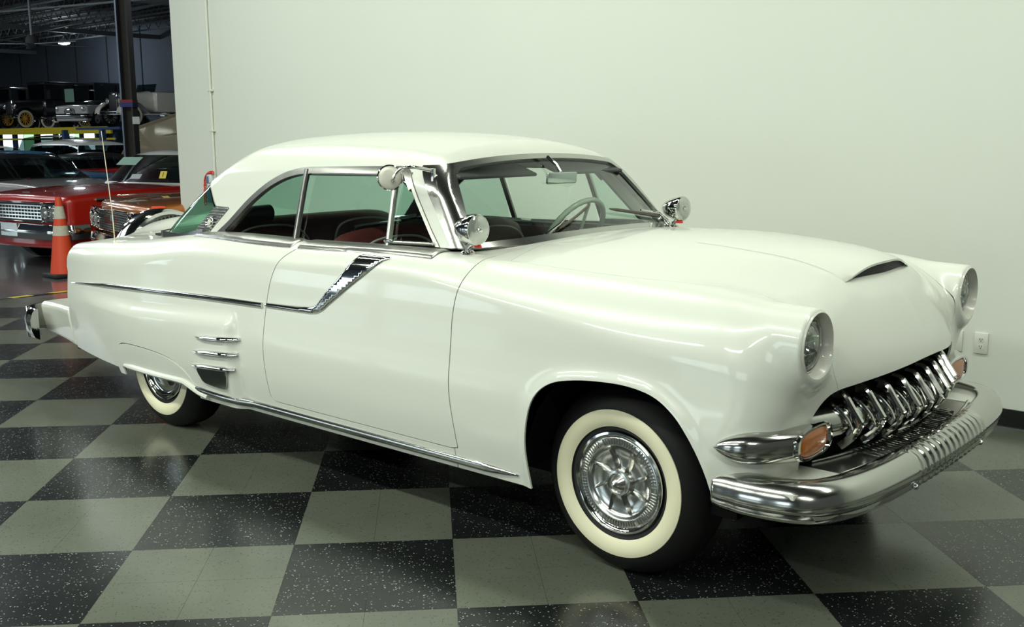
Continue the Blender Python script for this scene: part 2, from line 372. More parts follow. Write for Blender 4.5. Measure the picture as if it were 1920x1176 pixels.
# checkered tiles, each laid with its four quarter pieces, up to the hazard tape at x = -8.45
TS = .6096; T0 = Vector((-.6708, -1.8139, 0))
def tmesh(m):
    mb = MB(); q = TS / 2
    for a in (0, 1):
        for b in (0, 1): mb.box(((a + .5) * q, (b + .5) * q, -.0025), (q - .0009, q - .0009, .005))
    o = mb.build('tile', m, floor, smooth=False); return o
protos = {0: tmesh('tile_dark'), 1: tmesh('tile_grey')}; used = set()
cf = Vector(f_); cr = Vector(r_); cu = Vector(u_); CP = Vector((2.03762, -3.70842, 1.54625))
cells = []
far_cells = []
for i in range(-26, 18):
    for j in range(-18, 24):
        p = T0 + TX * ((i + .5) * TS) + TY * ((j + .5) * TS)
        if p.x < -8.05 or p.y > WY - .05: continue
        ok = False
        for (du, dv) in ((0, 0), (1, 0), (0, 1), (1, 1)):
            c = T0 + TX * ((i + du) * TS) + TY * ((j + dv) * TS) - CP; z = c.dot(cf)
            if z > .8:
                u = 960 + 1955.63 * c.dot(cr) / z; v = 588 - 1955.63 * c.dot(cu) / z
                if -330 < u < 2250 and 560 < v < 1560: ok = True
        if ok: cells.append((p.length, i, j))
        elif -9 < p.y and p.x < 9: far_cells.append((p.length, i, j))
cells.sort()
for _, i, j in cells[:298]:
    k = (i + j) % 2; src = protos[k]
    if k in used: o = src.copy(); COL.objects.link(o)
    else: o = src; used.add(k)
    o.location = T0 + TX * (i * TS) + TY * (j * TS) + Vector((0, 0, .0008 if 0 else 0)); o.rotation_euler = (0, 0, TILE_A)
rest_ = cells[298:] + far_cells
for k in (0, 1):
    mb = MB()
    for _, i, j in rest_:
        if (i + j) % 2 == k: mb.box(T0 + TX * ((i + .5) * TS) + TY * ((j + .5) * TS) + Vector((0, 0, -.0025)), (TS - .001, TS - .001, .005), TILE_A)
    if mb.v: mb.build('tile_field', 'tile_dark' if k == 0 else 'tile_grey', floor, smooth=False)['kind'] = 'stuff'
wall = st(MB().box(((-7.50 + 9) / 2, WY + .10, 3.3), (16.5, .20, 6.64)).build('wall_back', 'wall', smooth=False))
st(MB().box(((-7.50 + 9) / 2, WY - .005, .047), (16.52, .014, .094)).build('baseboard_back', 'baseboard', smooth=False))
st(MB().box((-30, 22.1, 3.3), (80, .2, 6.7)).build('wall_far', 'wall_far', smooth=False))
fw_ = bpy.data.objects['wall_far']
for k in range(18):
    MB().box((-64 + k * 3.05, 21.985, 4.3), (.07, .03, 4.6)).build('panel_joint', 'seam', fw_, smooth=False)
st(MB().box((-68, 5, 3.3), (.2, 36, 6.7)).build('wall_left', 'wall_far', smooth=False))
ceil = st(MB().box((-37.7, 5, 6.7), (60.4, 36, .12)).build('ceiling', 'hall_ceiling', smooth=False))
st(MB().box((.75, -5.0, 5.6), (16.5, 14.2, .12)).build('ceiling_showroom', 'room_ceiling', smooth=False))
jo = None
for k in range(13):
    y = 3.6 + k * 1.42
    if jo is None:
        mb = MB(); mb.box((0, 0, .30), (58, .09, .05)); mb.box((0, 0, -.16), (58, .08, .05))
        n = 74
        for q in range(n):
            xa = -29 + q * 58 / n; xb = xa + 29 / n; xc = xa + 58 / n
            for (x0, z0, x1, z1) in ((xa, -.14, xb, .29), (xb, .29, xc, -.14)):
                L_ = math.hypot(x1 - x0, z1 - z0); mb.box(((x0 + x1) / 2, 0, (z0 + z1) / 2), (L_, .022, .022), Matrix.Rotation(-math.atan2(z1 - z0, x1 - x0), 3, 'Y'))
        jo = mb.build('ceiling_joist', 'joist', ceil, smooth=False); o = jo
    else: o = jo.copy(); COL.objects.link(o)
    o.location = (-38, y, 6.28)
for k, x in enumerate((-20, -30, -41, -53)):
    MB().box((x, 12.5, 5.98), (.16, 19, .18)).build('ceiling_girder', 'joist', ceil, smooth=False)
for (x, y, a, L_) in ((-34, 13, .25, 30), (-40, 16.5, -.12, 34), (-27, 9, .12, 22)):
    MB().box((x, y, 5.86), (L_, .06, .06), a).build('ceiling_pipe', 'joist', ceil, smooth=False)
def dpt(u, v, D):            # a point seen at (u, v) at forward distance D from where the photographer stood
    return CP + (cf + cr * ((u - 960) / 1955.63) - cu * ((v - 588) / 1955.63)) * D
# windows of the far wall under the deck
wx = []
for k, (u0, u1, g) in enumerate(((3, 24, 0), (33, 50, 0), (52, 90, 1), (102, 124, 0), (135, 147, 0), (155, 172, 1), (181, 200, 0), (209, 217, 0), (322, 330, 0))):
    def xat(u):
        d = cf + cr * ((u - 960) / 1955.63); t = (21.9 - CP.y) / d.y; return CP.x + d.x * t
    xa, xb = xat(u0), xat(u1); c = (xa + xb) / 2; w_ = abs(xb - xa)
    wn_ = st(MB().box((c, 21.97, 1.35), (w_ + .5, .06, 1.75)).build('window_%d' % (k + 1), 'blue_steel', smooth=False))
    npn = 2 if w_ > .9 else 1
    for q in range(npn):
        MB().box((c - w_ / 2 + w_ * (q + .5) / npn, 21.93, 1.38), (w_ / npn * .90, .02, 1.5)).build('pane', 'daylight' if not (g and q) else 'daylight_green', wn_, smooth=False)
# showroom windows in the wall behind the photographer
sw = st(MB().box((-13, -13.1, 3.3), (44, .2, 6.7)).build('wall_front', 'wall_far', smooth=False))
for k, (xc, ww) in enumerate(((-27.5, 4.2), (-16.6, 3.6), (-12.4, 3.6), (-3.0, 3.2), (3.0, 3.2))):
    wf = st(MB().box((xc, -12.98, 1.75), (ww + .2, .06, 2.3)).build('window_%d' % (k + 20), 'blue_steel', smooth=False))
    for q in range(3): MB().box((xc - ww / 2 + ww * (q + .5) / 3, -12.94, 1.75), (ww / 3 * .94, .02, 2.1)).build('pane', 'daylight', wf, smooth=False)
# steel column beside the opening
c0 = dpt(229, 0, 20); 
cl = st(empty('trim_1', (c0.x, c0.y, 0), 0)); 
MB().box((-.10, 0, 3.3), (.03, .26, 6.6)).build('column_flange', 'col_steel', cl, smooth=False); MB().box((.10, 0, 3.3), (.03, .26, 6.6)).build('column_flange', 'col_brown', cl, smooth=False)
MB().box((0, 0, 3.3), (.18, .03, 6.6)).build('column_web', 'col_brown', cl, smooth=False)
cl.rotation_euler = (0, 0, .70)
MB().box((.17, -.14, 1.90), (.14, .01, .14)).build('column_notice', 'ivory_plastic', cl, smooth=False)
MB().box((.0, 0, 2.27), (.245, .275, .05)).build('column_band', 'red_band', cl, smooth=False); MB().box((.0, 0, 2.20), (.245, .275, .09)).build('column_band', 'blue_band', cl, smooth=False)
# conduit on the back wall
mb = MB().tube([(-6.845, WY - .016, .02), (-6.845, WY - .016, 6.3)], .0125, 10)
cdt = mb.build('conduit', 'ivory_plastic'); tag(cdt, 'thin cream conduit pipe running up the left end of the white wall', 'pipe')
for z in (1.62, 2.0): MB().box((-6.845, WY - .014, z), (.075, .028, .022), bev=.004).build('pipe_strap', 'ivory_plastic', cdt)
# outlet plates
def plate(x, label, duplex):
    o = MB().box((x, WY - .004, .432), (.071, .008, .116), bev=.003).build('outlet_plate' if duplex else 'blank_plate', 'ivory_plastic'); tag(o, label, 'outlet' if duplex else 'wall plate')
    if duplex:
        for dz in (.0195, -.0195):
            r = MB().lathe([(.0165, 0), (.0165, .001), (.016, .0018), (.0001, .0018)], 24, (x, WY - .0075, .432 + dz), R=Matrix(((1, 0, 0), (0, 0, -1), (0, .85, 0)))).build('receptacle', 'ivory_plastic', o)
            for dx in (-.006, .006): MB().box((x + dx, WY - .0092, .435 + dz), (.0030, .002, .0085)).build('slot', 'slot', r, smooth=False)
            MB().box((x, WY - .0092, .425 + dz), (.0050, .002, .0045)).build('slot', 'slot', r, smooth=False)
    else:
        for dz in (.043, -.043): MB().lathe([(.003, 0), (.002, .0015), (.0001, .0015)], 10, (x, WY - .008, .432 + dz), R=Matrix(((1, 0, 0), (0, 0, -1), (0, 1, 0)))).build('screw', 'chrome', o)
plate(.318, 'white duplex outlet on the wall right of the blank plate', True); plate(.186, 'blank white wall plate half hidden behind the far headlight', False)
# ================================================================== THE CREAM CAR (car frame: x forward, front axle at x = 0, near side at y < 0)
car = empty('car'); tag(car, 'cream-white two-door 1950s hardtop coupe with toothed chrome grille and whitewall tyres on the checkered floor', 'car')
w0 = spl([-4.8, -4.3, -4.1, -3.8, -3.4, -3.0, -2.6, -2.0, -1.2, -0.5, 0.0, 0.3, 0.5, 0.7, 0.85], [.70, .752, .79, .845, .893, .922, .936, .942, .945, .943, .936, .922, .900, .87, .85])
secz = spl([0.25, 0.33, 0.45, 0.55, 0.62, 0.70, 0.76, 0.82, 0.93, 1.0, 1.1, 1.2], [.055, .036, .012, .002, 0, .006, .012, .018, .028, .040, .073, .125])
Tc = spl([-4.4, -4.15, -3.8, -3.4, -3.0, -2.5, -1.6, -0.85, -0.65, -0.3, 0.0, 0.27, 0.45, 0.575, 0.7, 0.8], [.86, .93, .99, 1.03, 1.06, 1.08, 1.09, 1.10, 1.135, 1.160, 1.163, 1.140, 1.105, 1.062, 1.005, .95])
Tf = spl([-4.4, -4.15, -3.87, -3.43, -3.1, -2.6, -1.7, -0.87, -0.35, 0.1, 0.3, 0.5, 0.65, 0.8], [.89, .915, .945, .985, 1.015, 1.07, 1.085, 1.095, 1.075, 1.04, 1.015, .975, .93, .88])
rad = spl([-4.4, -4.0, -3.4, -2.6, -1.6, -0.8, 0.0, 0.8], [.07, .09, .11, .11, .10, .10, .13, .13])
Fz = spl([0.3, 0.5, 0.6, 0.72, 0.774, 0.85, 0.9, 0.95, 1.0, 1.06, 1.12, 1.2], [.70, .735, .75, .778, .777, .752, .726, .696, .660, .608, .545, .45])
Fa = spl([0, 0.15, 0.3, 0.45, 0.55, 0.7, 0.82, 0.92, 1.0], [0, .012, .040, .082, .112, .140, .165, .215, .28])
ARCH = [(-.315, .20), (-.322, .42), (-.300, .56), (-.262, .645), (-.20, .694), (-.11, .718), (0.0, .730), (.115, .731), (.215, .712), (.290, .668), (.345, .608), (.395, .52), (.425, .43), (.445, .30), (.45, .20)]
ARCHC = np.array([tuple(p) for p in curve2(ARCH, 5)])
def side_w(x, z):
    w = w0(x) - secz(z)
    amp = 0.034 * (1 - sstep((-3.1 - x) / 0.95))
    zt = 0.752 - 0.045 * np.clip((-2.15 - x) / 0.9, 0, 1)
    w = w + amp * sstep((-2.075 - x) / 0.075) * sstep((zt - z) / 0.085)
    w = w - 0.012 * sstep((x + 2.05) / 0.5) * sstep((z - .62) / .1) * sstep((.86 - z) / .1) * 0.3
    d = np.full(x.shape, 1.0); k = (x > -.6) & (x < .75)
    if k.any(): d[k] = np.abs(polysd(x[k], z[k], ARCHC))
    return w + 0.013 * np.exp(-(d / 0.030) ** 2) * (x > -.6)
def top_z(x, a):
    c, f = Tc(x), Tf(x); s = np.clip(a / 0.75, 0, 1.3) ** 2
    z = c + (f - c) * s
    z = z - 0.020 * np.exp(-((a - .52) / .13) ** 2) * sstep((x - 0.0) / .5)           # valley beside the headlight fender
    z = z + 0.085 * sstep((-3.35 - x) / .55) * np.exp(-(a / .30) ** 4)                # spare-wheel hump of the deck lid
    z = z + 0.012 * np.exp(-((a - .31) / .05) ** 2) * sstep((x - .1) / .4)
    return z
def fB(x, y, z):
    a = np.abs(y)
    f = rint(a - side_w(x, z), (z - top_z(x, a)) * .96, rad(x))
    f = rint(f, (x - Fz(z) + Fa(a)) * .90, 0.035 + .065 * sstep((a - .40) / .28))
    f = rint(f, (-4.13 + .05 * (a / .8) ** 2 + .06 * sstep((.80 - z) / .03) * 0.35) - x, 0.05)
    # headlight fender: tapered tube that runs forward into the round opening
    t = np.clip((x + .55) / 1.22, 0, 1); cy = .745 - .043 * t; cz = .948 - .047 * t; rr = .055 + .062 * sstep(t * 1.05)
    tube = np.sqrt((a - cy) ** 2 + ((z - cz)) ** 2) - rr
    tube = rint(tube, np.maximum(x - 0.672, -.9 - x), .016)
    return suni(f, tube, 0.095)
H = 0.0125
V0, F0 = nets(fB, (-4.30, -1.02, 0.24), (0.86, 0.02, 1.24), H)
V0, F0 = cuts(V0, F0, lambda V: -V[:, 1])
# openings
V0, F0 = cuts(V0, F0, lambda V: V[:, 2] - np.where(V[:, 0] < -3.3, .305, np.where(V[:, 0] > .2, .415, .272)))                      # lower edge
SILL = lambda x: 0.275
arch_sd = lambda V: -polysd(V[:, 0], V[:, 2], ARCHC)
V0, F0 = cuts(V0, F0, lambda V: np.where(V[:, 1] < -.45, arch_sd(V), 1.0))
RARCH = curve2([(-3.23, .20), (-3.23, .325), (-3.16, .335), (-2.9, .338), (-2.6, .345), (-2.47, .330), (-2.44, .20)], 3)
V0, F0 = cuts(V0, F0, lambda V: np.where(V[:, 1] < -.45, -polysd(V[:, 0], V[:, 2], RARCH), 1.0))
MOUTH = curve2([(-.30, .10), (-.30, .776), (.0, .774), (.15, .766), (.30, .753), (.45, .738), (.54, .727), (.59, .708), (.625, .675), (.642, .635), (.65, .59), (.652, .50), (.652, .10)], 4)
V0, F0 = cuts(V0, F0, lambda V: np.where(V[:, 0] > .30, -polysd(-V[:, 1], V[:, 2], MOUTH), 1.0))
V0, F0 = cuts(V0, F0, lambda V: np.where(V[:, 0] > .56, np.hypot(V[:, 1] + .702, V[:, 2] - .902) - .104, 1.0))   # headlight hole
COCK = curve2([(-3.30, -.05), (-3.30, .0), (-3.22, .45), (-3.02, .66), (-2.7, .735), (-1.7, .75), (-.95, .745), (-.84, .70), (-.76, .45), (-.70, .2), (-.69, 0), (-.69, -.05)], 4)
V0, F0 = cuts(V0, F0, lambda V: np.where(V[:, 2] > .95, -polysd(V[:, 0], -V[:, 1], COCK), 1.0))
# panels: door, hood, front fender, deck lid, quarter
DOOR = curve2([(-.640, 1.12), (-.655, 1.05), (-.685, .93), (-.697, .80), (-.697, .6), (-.685, .45), (-.680, .36)], 6).tolist() + \
    [(-.72, .352), (-1.85, .352)] + curve2([(-1.875, .375), (-1.882, .55), (-1.875, .70), (-1.86, .82), (-1.83, .93), (-1.785, 1.01), (-1.715, 1.07), (-1.70, 1.12)], 6).tolist()
def doorsd(V): return np.where(V[:, 1] < -.6, polysd(V[:, 0], V[:, 2], DOOR), -1.0)
GAP = 0.0024
hood_a = spl([-.70, -.4, 0, .3, .5, .6, .70], [.775, .755, .730, .67, .60, .575, .56])
def hoodsd(V):
    x, a = V[:, 0], -V[:, 1]; z = V[:, 2]
    lim = np.where(x < .60, hood_a(x), np.clip(.575 - (.84 - z) * .36, .50, .575))
    s = np.minimum(lim - a, x + .655 + .10 * (a / .7) ** 2 * -1 + .0)
    return s
pd, pdF = cuts(V0, F0, lambda V: doorsd(V) - GAP)
rest = cuts(V0, F0, lambda V: -doorsd(V) - GAP)
hoodV, hoodF = cuts(*rest, lambda V: hoodsd(V) - .0010)
rest = cuts(*rest, lambda V: -hoodsd(V) - .0010)
# cut front fender from the rest at the door front edge line
def frontsd(V):
    return V[:, 0] + .70 - .055 * np.clip((V[:, 2] - .75) / .35, 0, 1.2) ** 2
fenV, fenF = cuts(*rest, lambda V: frontsd(V) - GAP)
rest = cuts(*rest, lambda V: -frontsd(V) - GAP)
def decksd(V):
    x, a = V[:, 0], -V[:, 1]
    return np.minimum(np.minimum(.64 - .06 * np.clip(-x - 3.3, 0, 1) - a, -3.36 + .30 * (a / .7) ** 2 - x), V[:, 2] - .60)
dkV, dkF = cuts(*rest, lambda V: decksd(V) - GAP)
quV, quF = cuts(*rest, lambda V: -decksd(V) - GAP)
SK = curve2([(-3.235, .30), (-3.235, .40), (-3.215, .445), (-3.14, .466), (-2.95, .470), (-2.75, .462), (-2.62, .440), (-2.53, .400), (-2.47, .345), (-2.44, .30)], 5)
sksd = lambda V: np.where(V[:, 1] < -.6, polysd(V[:, 0], V[:, 2], SK), -1.0)
skV, skF = cuts(quV, quF, lambda V: sksd(V) - GAP)
quV, quF = cuts(quV, quF, lambda V: -sksd(V) - GAP)
def half_panel(name, V, F, label=None, side=-1, parent=car, m='paint', th=.008, out=0.0, f=fB):
    V, F, N = shell(f, V, F, th, out)
    if side > 0: V = V * [1, -1, 1]; N = N * [1, -1, 1]; F = F[:, ::-1]
    o = mesh_np(name, V, F, m, parent, N)
    if label: tag(o, label)
    return o
doors = {}; fenders = {}; quarters = {}
for s in (-1, 1):
    doors[s] = half_panel('door', pd, pdF, side=s)
    fenders[s] = half_panel('front_fender', fenV, fenF, side=s)
    half_panel('fender_skirt', skV, skF, side=s, out=.004)
panel('hood', fB, hoodV, hoodF, 'paint', car)
panel('trunk_lid', fB, dkV, dkF, 'paint', car)
body = panel('rear_body', fB, quV, quF, 'paint', car)
# black liner standing for the shade seen in the panel gaps
def fin(x, y, z): return fB(x, y, z) + 0.016
Vl, Fl = cuts(V0, F0, lambda V: V[:, 2] - .29)
Vl, Fl = cuts(Vl, Fl, lambda V: np.maximum(np.maximum(np.abs(doorsd(V)) * -1 + .03, np.abs(hoodsd(V)) * -1 + .03), np.abs(sksd(V)) * -1 + .02))
Vl2, Fl2, Nl2 = mirror_y(Vl - norms(fB, Vl) * .012, Fl, norms(fB, Vl))
mesh_np('gap_shade', Vl2, Fl2, 'under', car, Nl2)
def surf_y(x, z, f=None, lo=-1.2, hi=-.02):     # y of the near side surface at (x, z)
    f = f or fB; x = np.atleast_1d(np.asarray(x, float)); z = np.atleast_1d(np.asarray(z, float))
    a = np.full(x.shape, lo); b = np.full(x.shape, hi)
    # march from outside
    y = a.copy(); done = np.zeros(x.shape, bool)
    for s_ in np.arange(lo, hi, .02):
        v = f(x, np.full(x.shape, s_), z); n = (~done) & (v < 0); y[n] = s_; done |= n
    a = y - .02; b = y.copy()
    for _ in range(20):
        mm = (a + b) / 2; v = f(x, mm, z); a = np.where(v < 0, a, mm); b = np.where(v < 0, mm, b)
    return b
def surf_z(x, y, f=None, hi=1.7, lo=.3):
    f = f or fB; x = np.atleast_1d(np.asarray(x, float)); y = np.atleast_1d(np.asarray(y, float)); z = np.full(x.shape, hi); done = np.zeros(x.shape, bool); r = z.copy()
    for s_ in np.arange(hi, lo, -.02):
        v = f(x, y, np.full(x.shape, s_)); n = (~done) & (v < 0); r[n] = s_; done |= n
    a = r + .02; b = r.copy()
    for _ in range(20):
        mm = (a + b) / 2; v = f(x, y, mm); a = np.where(v < 0, a, mm); b = np.where(v < 0, mm, b)
    return b
def surf_x(y, z, f=None, hi=.95, lo=-.6, step=-.02):
    f = f or fB; y = np.atleast_1d(np.asarray(y, float)); z = np.atleast_1d(np.asarray(z, float)); r = np.full(y.shape, hi); done = np.zeros(y.shape, bool)
    for s_ in np.arange(hi, lo, step):
        v = f(np.full(y.shape, s_), y, z); n = (~done) & (v < 0); r[n] = s_; done |= n
    a = r - step; b = r.copy()
    for _ in range(20):
        mm = (a + b) / 2; v = f(mm, y, z); a = np.where(v < 0, a, mm); b = np.where(v < 0, mm, b)
    return b
def ribbon(name, P, width, height, m, parent, f=None, sides=(-1,), taper=None, prof=None, n=None):
    """moulding laid on the near side: P (x, z) points; bowed profile of given width (in the surface) and height (outwards)"""
    f = f or fB; P = np.array(P, float); y = surf_y(P[:, 0], P[:, 1], f)
    C = np.stack([P[:, 0], y, P[:, 1]], 1); N = norms(f, C); T = np.gradient(C, axis=0); T /= np.linalg.norm(T, axis=1, keepdims=True)
    Bn = np.cross(T, N); wd = np.full(len(P), width) if taper is None else np.asarray(taper) * width
    prof = prof or [(-.5, -.3), (-.5, .25), (-.32, .8), (0, 1), (.32, .8), (.5, .25), (.5, -.3)]
    mb = MB(); rows = []
    for i in range(len(P)):
        hs = height * min(1, wd[i] / width + .15)
        rows.append([tuple(C[i] + Bn[i] * wd[i] * p[0] + N[i] * hs * p[1]) for p in prof])
    mb.grid(rows); mb.f.append(tuple(range(len(prof)))); mb.f.append(tuple(len(rows) * len(prof) - 1 - k for k in range(len(prof))))
    outs = []
    for s in sides:
        b = MB(); b.v = [(v[0], v[1] * -s, v[2]) for v in mb.v]; b.f = list(mb.f)
        outs.append(b.build(name, m, parent[s] if isinstance(parent, dict) else parent))
    return outs
quart = {-1: body, 1: body}
# chrome side spear with its swept-up door end
def lin(a, b, n): return [tuple(np.array(a) + (np.array(b) - np.array(a)) * i / (n - 1)) for i in range(n)]
sp1 = curve2([(-3.93, .712), (-3.6, .738), (-3.2, .760), (-2.7, .779), (-2.3, .790), (-1.89, .797)], 6)
ribbon('side_spear', sp1, .026, .012, 'chrome', body, sides=(-1, 1), taper=[min(1, .15 + i * .08) for i in range(len(sp1))])
SPO = [(-1.876, .790), (-1.876, .812)] + curve2([(-1.70, .818), (-1.60, .822), (-1.545, .827), (-1.502, .842), (-1.449, .894), (-1.374, .959), (-1.320, 1.015), (-1.286, 1.052), (-1.270, 1.066)], 4).tolist() + \
    [(-1.075, 1.066)] + curve2([(-1.12, 1.049), (-1.189, .998), (-1.26, .951), (-1.328, .906), (-1.423, .843), (-1.466, .815), (-1.521, .797), (-1.60, .794), (-1.70, .792)], 4).tolist()
spd = lambda V: polysd(V[:, 0], V[:, 2], SPO)
V, F = cuts(pd, pdF, lambda V: spd(V) - .0005)
fSP = lambda x, y, z: fB(x, y, z) - .013 * np.sqrt(np.clip(polysd(x, z, SPO) / .012, 0, 1))
for s in (-1, 1): half_panel('door_spear', V + norms(fB, V) * (.013 * np.sqrt(np.clip(spd(V) / .012, 0, 1)))[:, None] , F, side=s, parent=doors[s], m='chrome', th=.018, out=0.0, f=fSP)
# rocker moulding
rk = curve2([(-2.46, .322), (-2.3, .312), (-1.8, .308), (-1.2, .308), (-.8, .308), (-.55, .308), (-.38, .310)], 5)
ribbon('rocker_moulding', rk, .036, .014, 'chrome_worn', body, sides=(-1, 1), taper=[min(1, .75 + .1 * i) * min(1, .2 + .16 * (len(rk) - 1 - i)) for i in range(len(rk))])
# three little chrome bars and the stone guard on the quarter bulge
for (x0, x1, z0, z1) in ((-2.375, -2.055, .600, .622), (-2.405, -2.080, .525, .547), (-2.435, -2.105, .450, .472)):
    P = lin((x0, z0), (x1, z1), 14)
    ribbon('quarter_bar', P, .022, .022, 'chrome', body, sides=(-1, 1), taper=[min(1, .35 + .2 * i) * min(1, .55 + .25 * (13 - i)) for i in range(14)])
gV, gF = cuts(quV, quF, lambda V: np.where(V[:, 1] < -.6, polysd(V[:, 0], V[:, 2], curve2([(-2.385, .452), (-2.15, .466), (-2.145, .44), (-2.165, .385), (-2.20, .366), (-2.34, .372), (-2.375, .39)], 4, True)), -1.0))
for s in (-1, 1): half_panel('stone_guard', gV, gF, side=s, parent=body, m='chrome_worn', th=.012, out=.010)
# flared lip under the skirt
lipP = curve2([(-3.20, .335), (-3.05, .338), (-2.8, .340), (-2.62, .345), (-2.55, .342), (-2.49, .325), (-2.43, .306), (-2.36, .296)], 5)
ribbon('skirt_lip', lipP, .030, .022, 'paint', body, sides=(-1, 1), taper=[min(1, .5 + .15 * i) for i in range(len(lipP))])
# rear valance that carries the bumper behind the spare wheel
def fV(x, y, z):
    a = np.abs(y); f = rint(a - (w0(x) - secz(z) - .004), z - (.540 - .02 * np.clip((-x - 4.1) / .5, 0, 1)), .035)
    return rint(rint(f, np.maximum(-4.655 + .04 * a - x, x + 4.05), .03), (.30 + .02 * np.clip((-x - 4.1) / .5, 0, 1)) - z, .02)
Vv, Fv = nets(fV, (-4.74, -.90, .25), (-4.0, .02, .60), .015)
Vv, Fv = cuts(Vv, Fv, lambda V: -V[:, 1]); panel('rear_valance', fV, Vv, Fv, 'paint', car, th=0)

# ------------------------------------------------------------------ greenhouse
Wg = spl([-3.5, -3.0, -2.6, -2.2, -1.6, -1.1, -.8, -.5], [.62, .70, .745, .762, .770, .765, .750, .72])
TGc = spl([-3.5, -3.1, -2.9, -2.6, -2.3, -1.9, -1.5, -1.2, -1.02, -.9], [1.30, 1.44, 1.495, 1.538, 1.560, 1.573, 1.566, 1.540, 1.505, 1.47])
def ws_x(a, z):              # windshield surface
    t = (z - 1.12) / .34
    return -.63 + (-.395) * t - (.335 - .20 * np.clip(t, -.3, 1.2)) * a * a
def rw_x(a, z):
    t = (z - 1.02) / .30
    return -3.42 + .42 * t + .07 * np.clip(t, -1, 2) ** 2 + .60 * a * a * np.clip(1 - .15 * t, .4, 1)
def fG(x, y, z):
    a = np.abs(y)
    side = (a - (Wg(x) - (z - 1.08) * .34 - .10 * np.clip(z - 1.3, 0, 1) ** 1.5)) * .94
    top = (z - (TGc(x) - .075 * (a / .6) ** 2.4)) * .97
    f = rint(side, top, .085)
    f = rint(f, (x - ws_x(a, z)) * .72, .028)
    return rint(f, (rw_x(a, z) - x) * .62, .055)
VG, FG = nets(fG, (-3.62, -.86, 1.0), (-.5, .02, 1.62), .0115)
VG, FG = cuts(VG, FG, lambda V: -V[:, 1]); VG, FG = cuts(VG, FG, lambda V: V[:, 2] - (1.078 + .0 * V[:, 0] + np.where(V[:, 0] > -.95, .03, 0) - .07 * np.clip((-2.6 - V[:, 0]), 0, 1)))
SIDEO = [(-2.520, 1.06), (-2.490, 1.085), (-2.425, 1.130), (-2.365, 1.180), (-2.30, 1.238), (-2.225, 1.293), (-2.14, 1.343), (-2.04, 1.383), (-1.94, 1.405), (-1.84, 1.413)]
SIDEC = curve2(SIDEO, 4).tolist() + [(-1.5, 1.420), (-1.225, 1.424)] + [(-1.195, 1.405), (-1.095, 1.29), (-.985, 1.17), (-.925, 1.11), (-.925, 1.06)]
def sidesd(V): return np.where((V[:, 1] < -.5), polysd(V[:, 0], V[:, 2], SIDEC), -1.0)
ZT = spl([-.1, 0, .2, .4, .55, .64, .8], [1.468, 1.468, 1.464, 1.452, 1.436, 1.424, 1.40])
ZBODY = spl([0, .3, .5, .65, .75, .85], [1.128, 1.122, 1.112, 1.104, 1.095, 1.09])
AG = spl([1.05, 1.12, 1.22, 1.34, 1.42, 1.5], [.715, .700, .655, .600, .560, .52])
def wssd(V):                  # front of the A-pillar line: chrome surround and glass
    x, a, z = V[:, 0], -V[:, 1], V[:, 2]
    return np.minimum((x - (-.846 - .300 * (z - 1.09) / .33)) * .8, ZT(a) - z)
def wsin(V):                  # the glass inside that surround, rounded corners
    x, a, z = V[:, 0], -V[:, 1], V[:, 2]
    return -rint(rint(a - AG(z), z - (ZT(a) - .024), .05), (ZBODY(a) + .022) - z, .04)
REARO = [(-4, .9), (-2.62, .9), (-2.600, 1.045), (-2.425, 1.208), (-2.560, 1.210)] + curve2([(-2.590, 1.235), (-2.625, 1.27), (-2.66, 1.302), (-2.73, 1.335), (-2.83, 1.372), (-2.95, 1.405), (-3.10, 1.43)], 3).tolist() + [(-4, 1.43)]
def rear_open(V): return polysd(V[:, 0], V[:, 2], REARO)
RIBS = [(-2.600, 1.045), (-2.425, 1.208), (-2.560, 1.210), (-2.745, 1.045)]
shellG = cuts(VG, FG, lambda V: -sidesd(V))
shellG = cuts(*shellG, lambda V: -wssd(V))
shellG = cuts(*shellG, lambda V: -rear_open(V))
roof = panel('roof', fG, *shellG, 'paint', car, th=.018)
# headliner just under the roof skin
hl = cuts(*shellG, lambda V: V[:, 2] - 1.40); panel('headliner', fG, *hl, 'headliner', car, th=0, out=-.022)
# glass
def frame_from(name, region, inner, m, parent, out=.006, th=.014, both=True, f=fG):
    V, F = cuts(*region, lambda V: -inner(V)); return panel(name, f, V, F, m, parent, th=th, out=out, both=both)
wsg = cuts(VG, FG, lambda V: wssd(V) - .002)
windscreen = panel('windscreen', fG, *cuts(*wsg, wsin), 'glass_front', car, th=0, out=-.004)
frame_from('windscreen_frame', wsg, wsin, 'chrome_worn', car, out=.007)
DZ = {}
sg = cuts(VG, FG, lambda V: sidesd(V) - .001)
sfr = lambda V: sidesd(V) - np.where(V[:, 0] > -1.16, .016, .030)
for s in (-1, 1):
    V, F = cuts(*sg, lambda V: -sfr(V)); half_panel('side_window_frame', V, F, side=s, m='steel_brushed', th=.022, out=.006, f=fG)
sgi = cuts(*sg, lambda V: sfr(V) + .001)
glassx = {'rear_quarter_glass': (-9, -1.86), 'door_glass': (-1.815, -1.24), 'vent_glass': (-1.225, 9)}
for nm, (xa, xb) in glassx.items():
    V, F = cuts(*sgi, lambda V: V[:, 0] - xa - .06 * (V[:, 2] - 1.25) * 0); V, F = cuts(V, F, lambda V: xb - V[:, 0] + (0 if nm != 'x' else 0))
    for s in (-1, 1):
        half_panel(nm, V, F, side=s, m='glass_side' if nm != 'door_glass' else 'glass_clear', th=0, out=-.012, f=fG)
def post(name, x0, x1, m, w=.026, z0=1.085, z1=1.40, sides=(-1, 1)):
    ribbon(name, lin((x0, z0), (x1, z1), 6), w, .016, m, car, f=fG, sides=sides)
post('window_post', -1.838, -1.872, 'steel_dark', .030); post('vent_post', -1.215, -1.262, 'steel_brushed', .026)
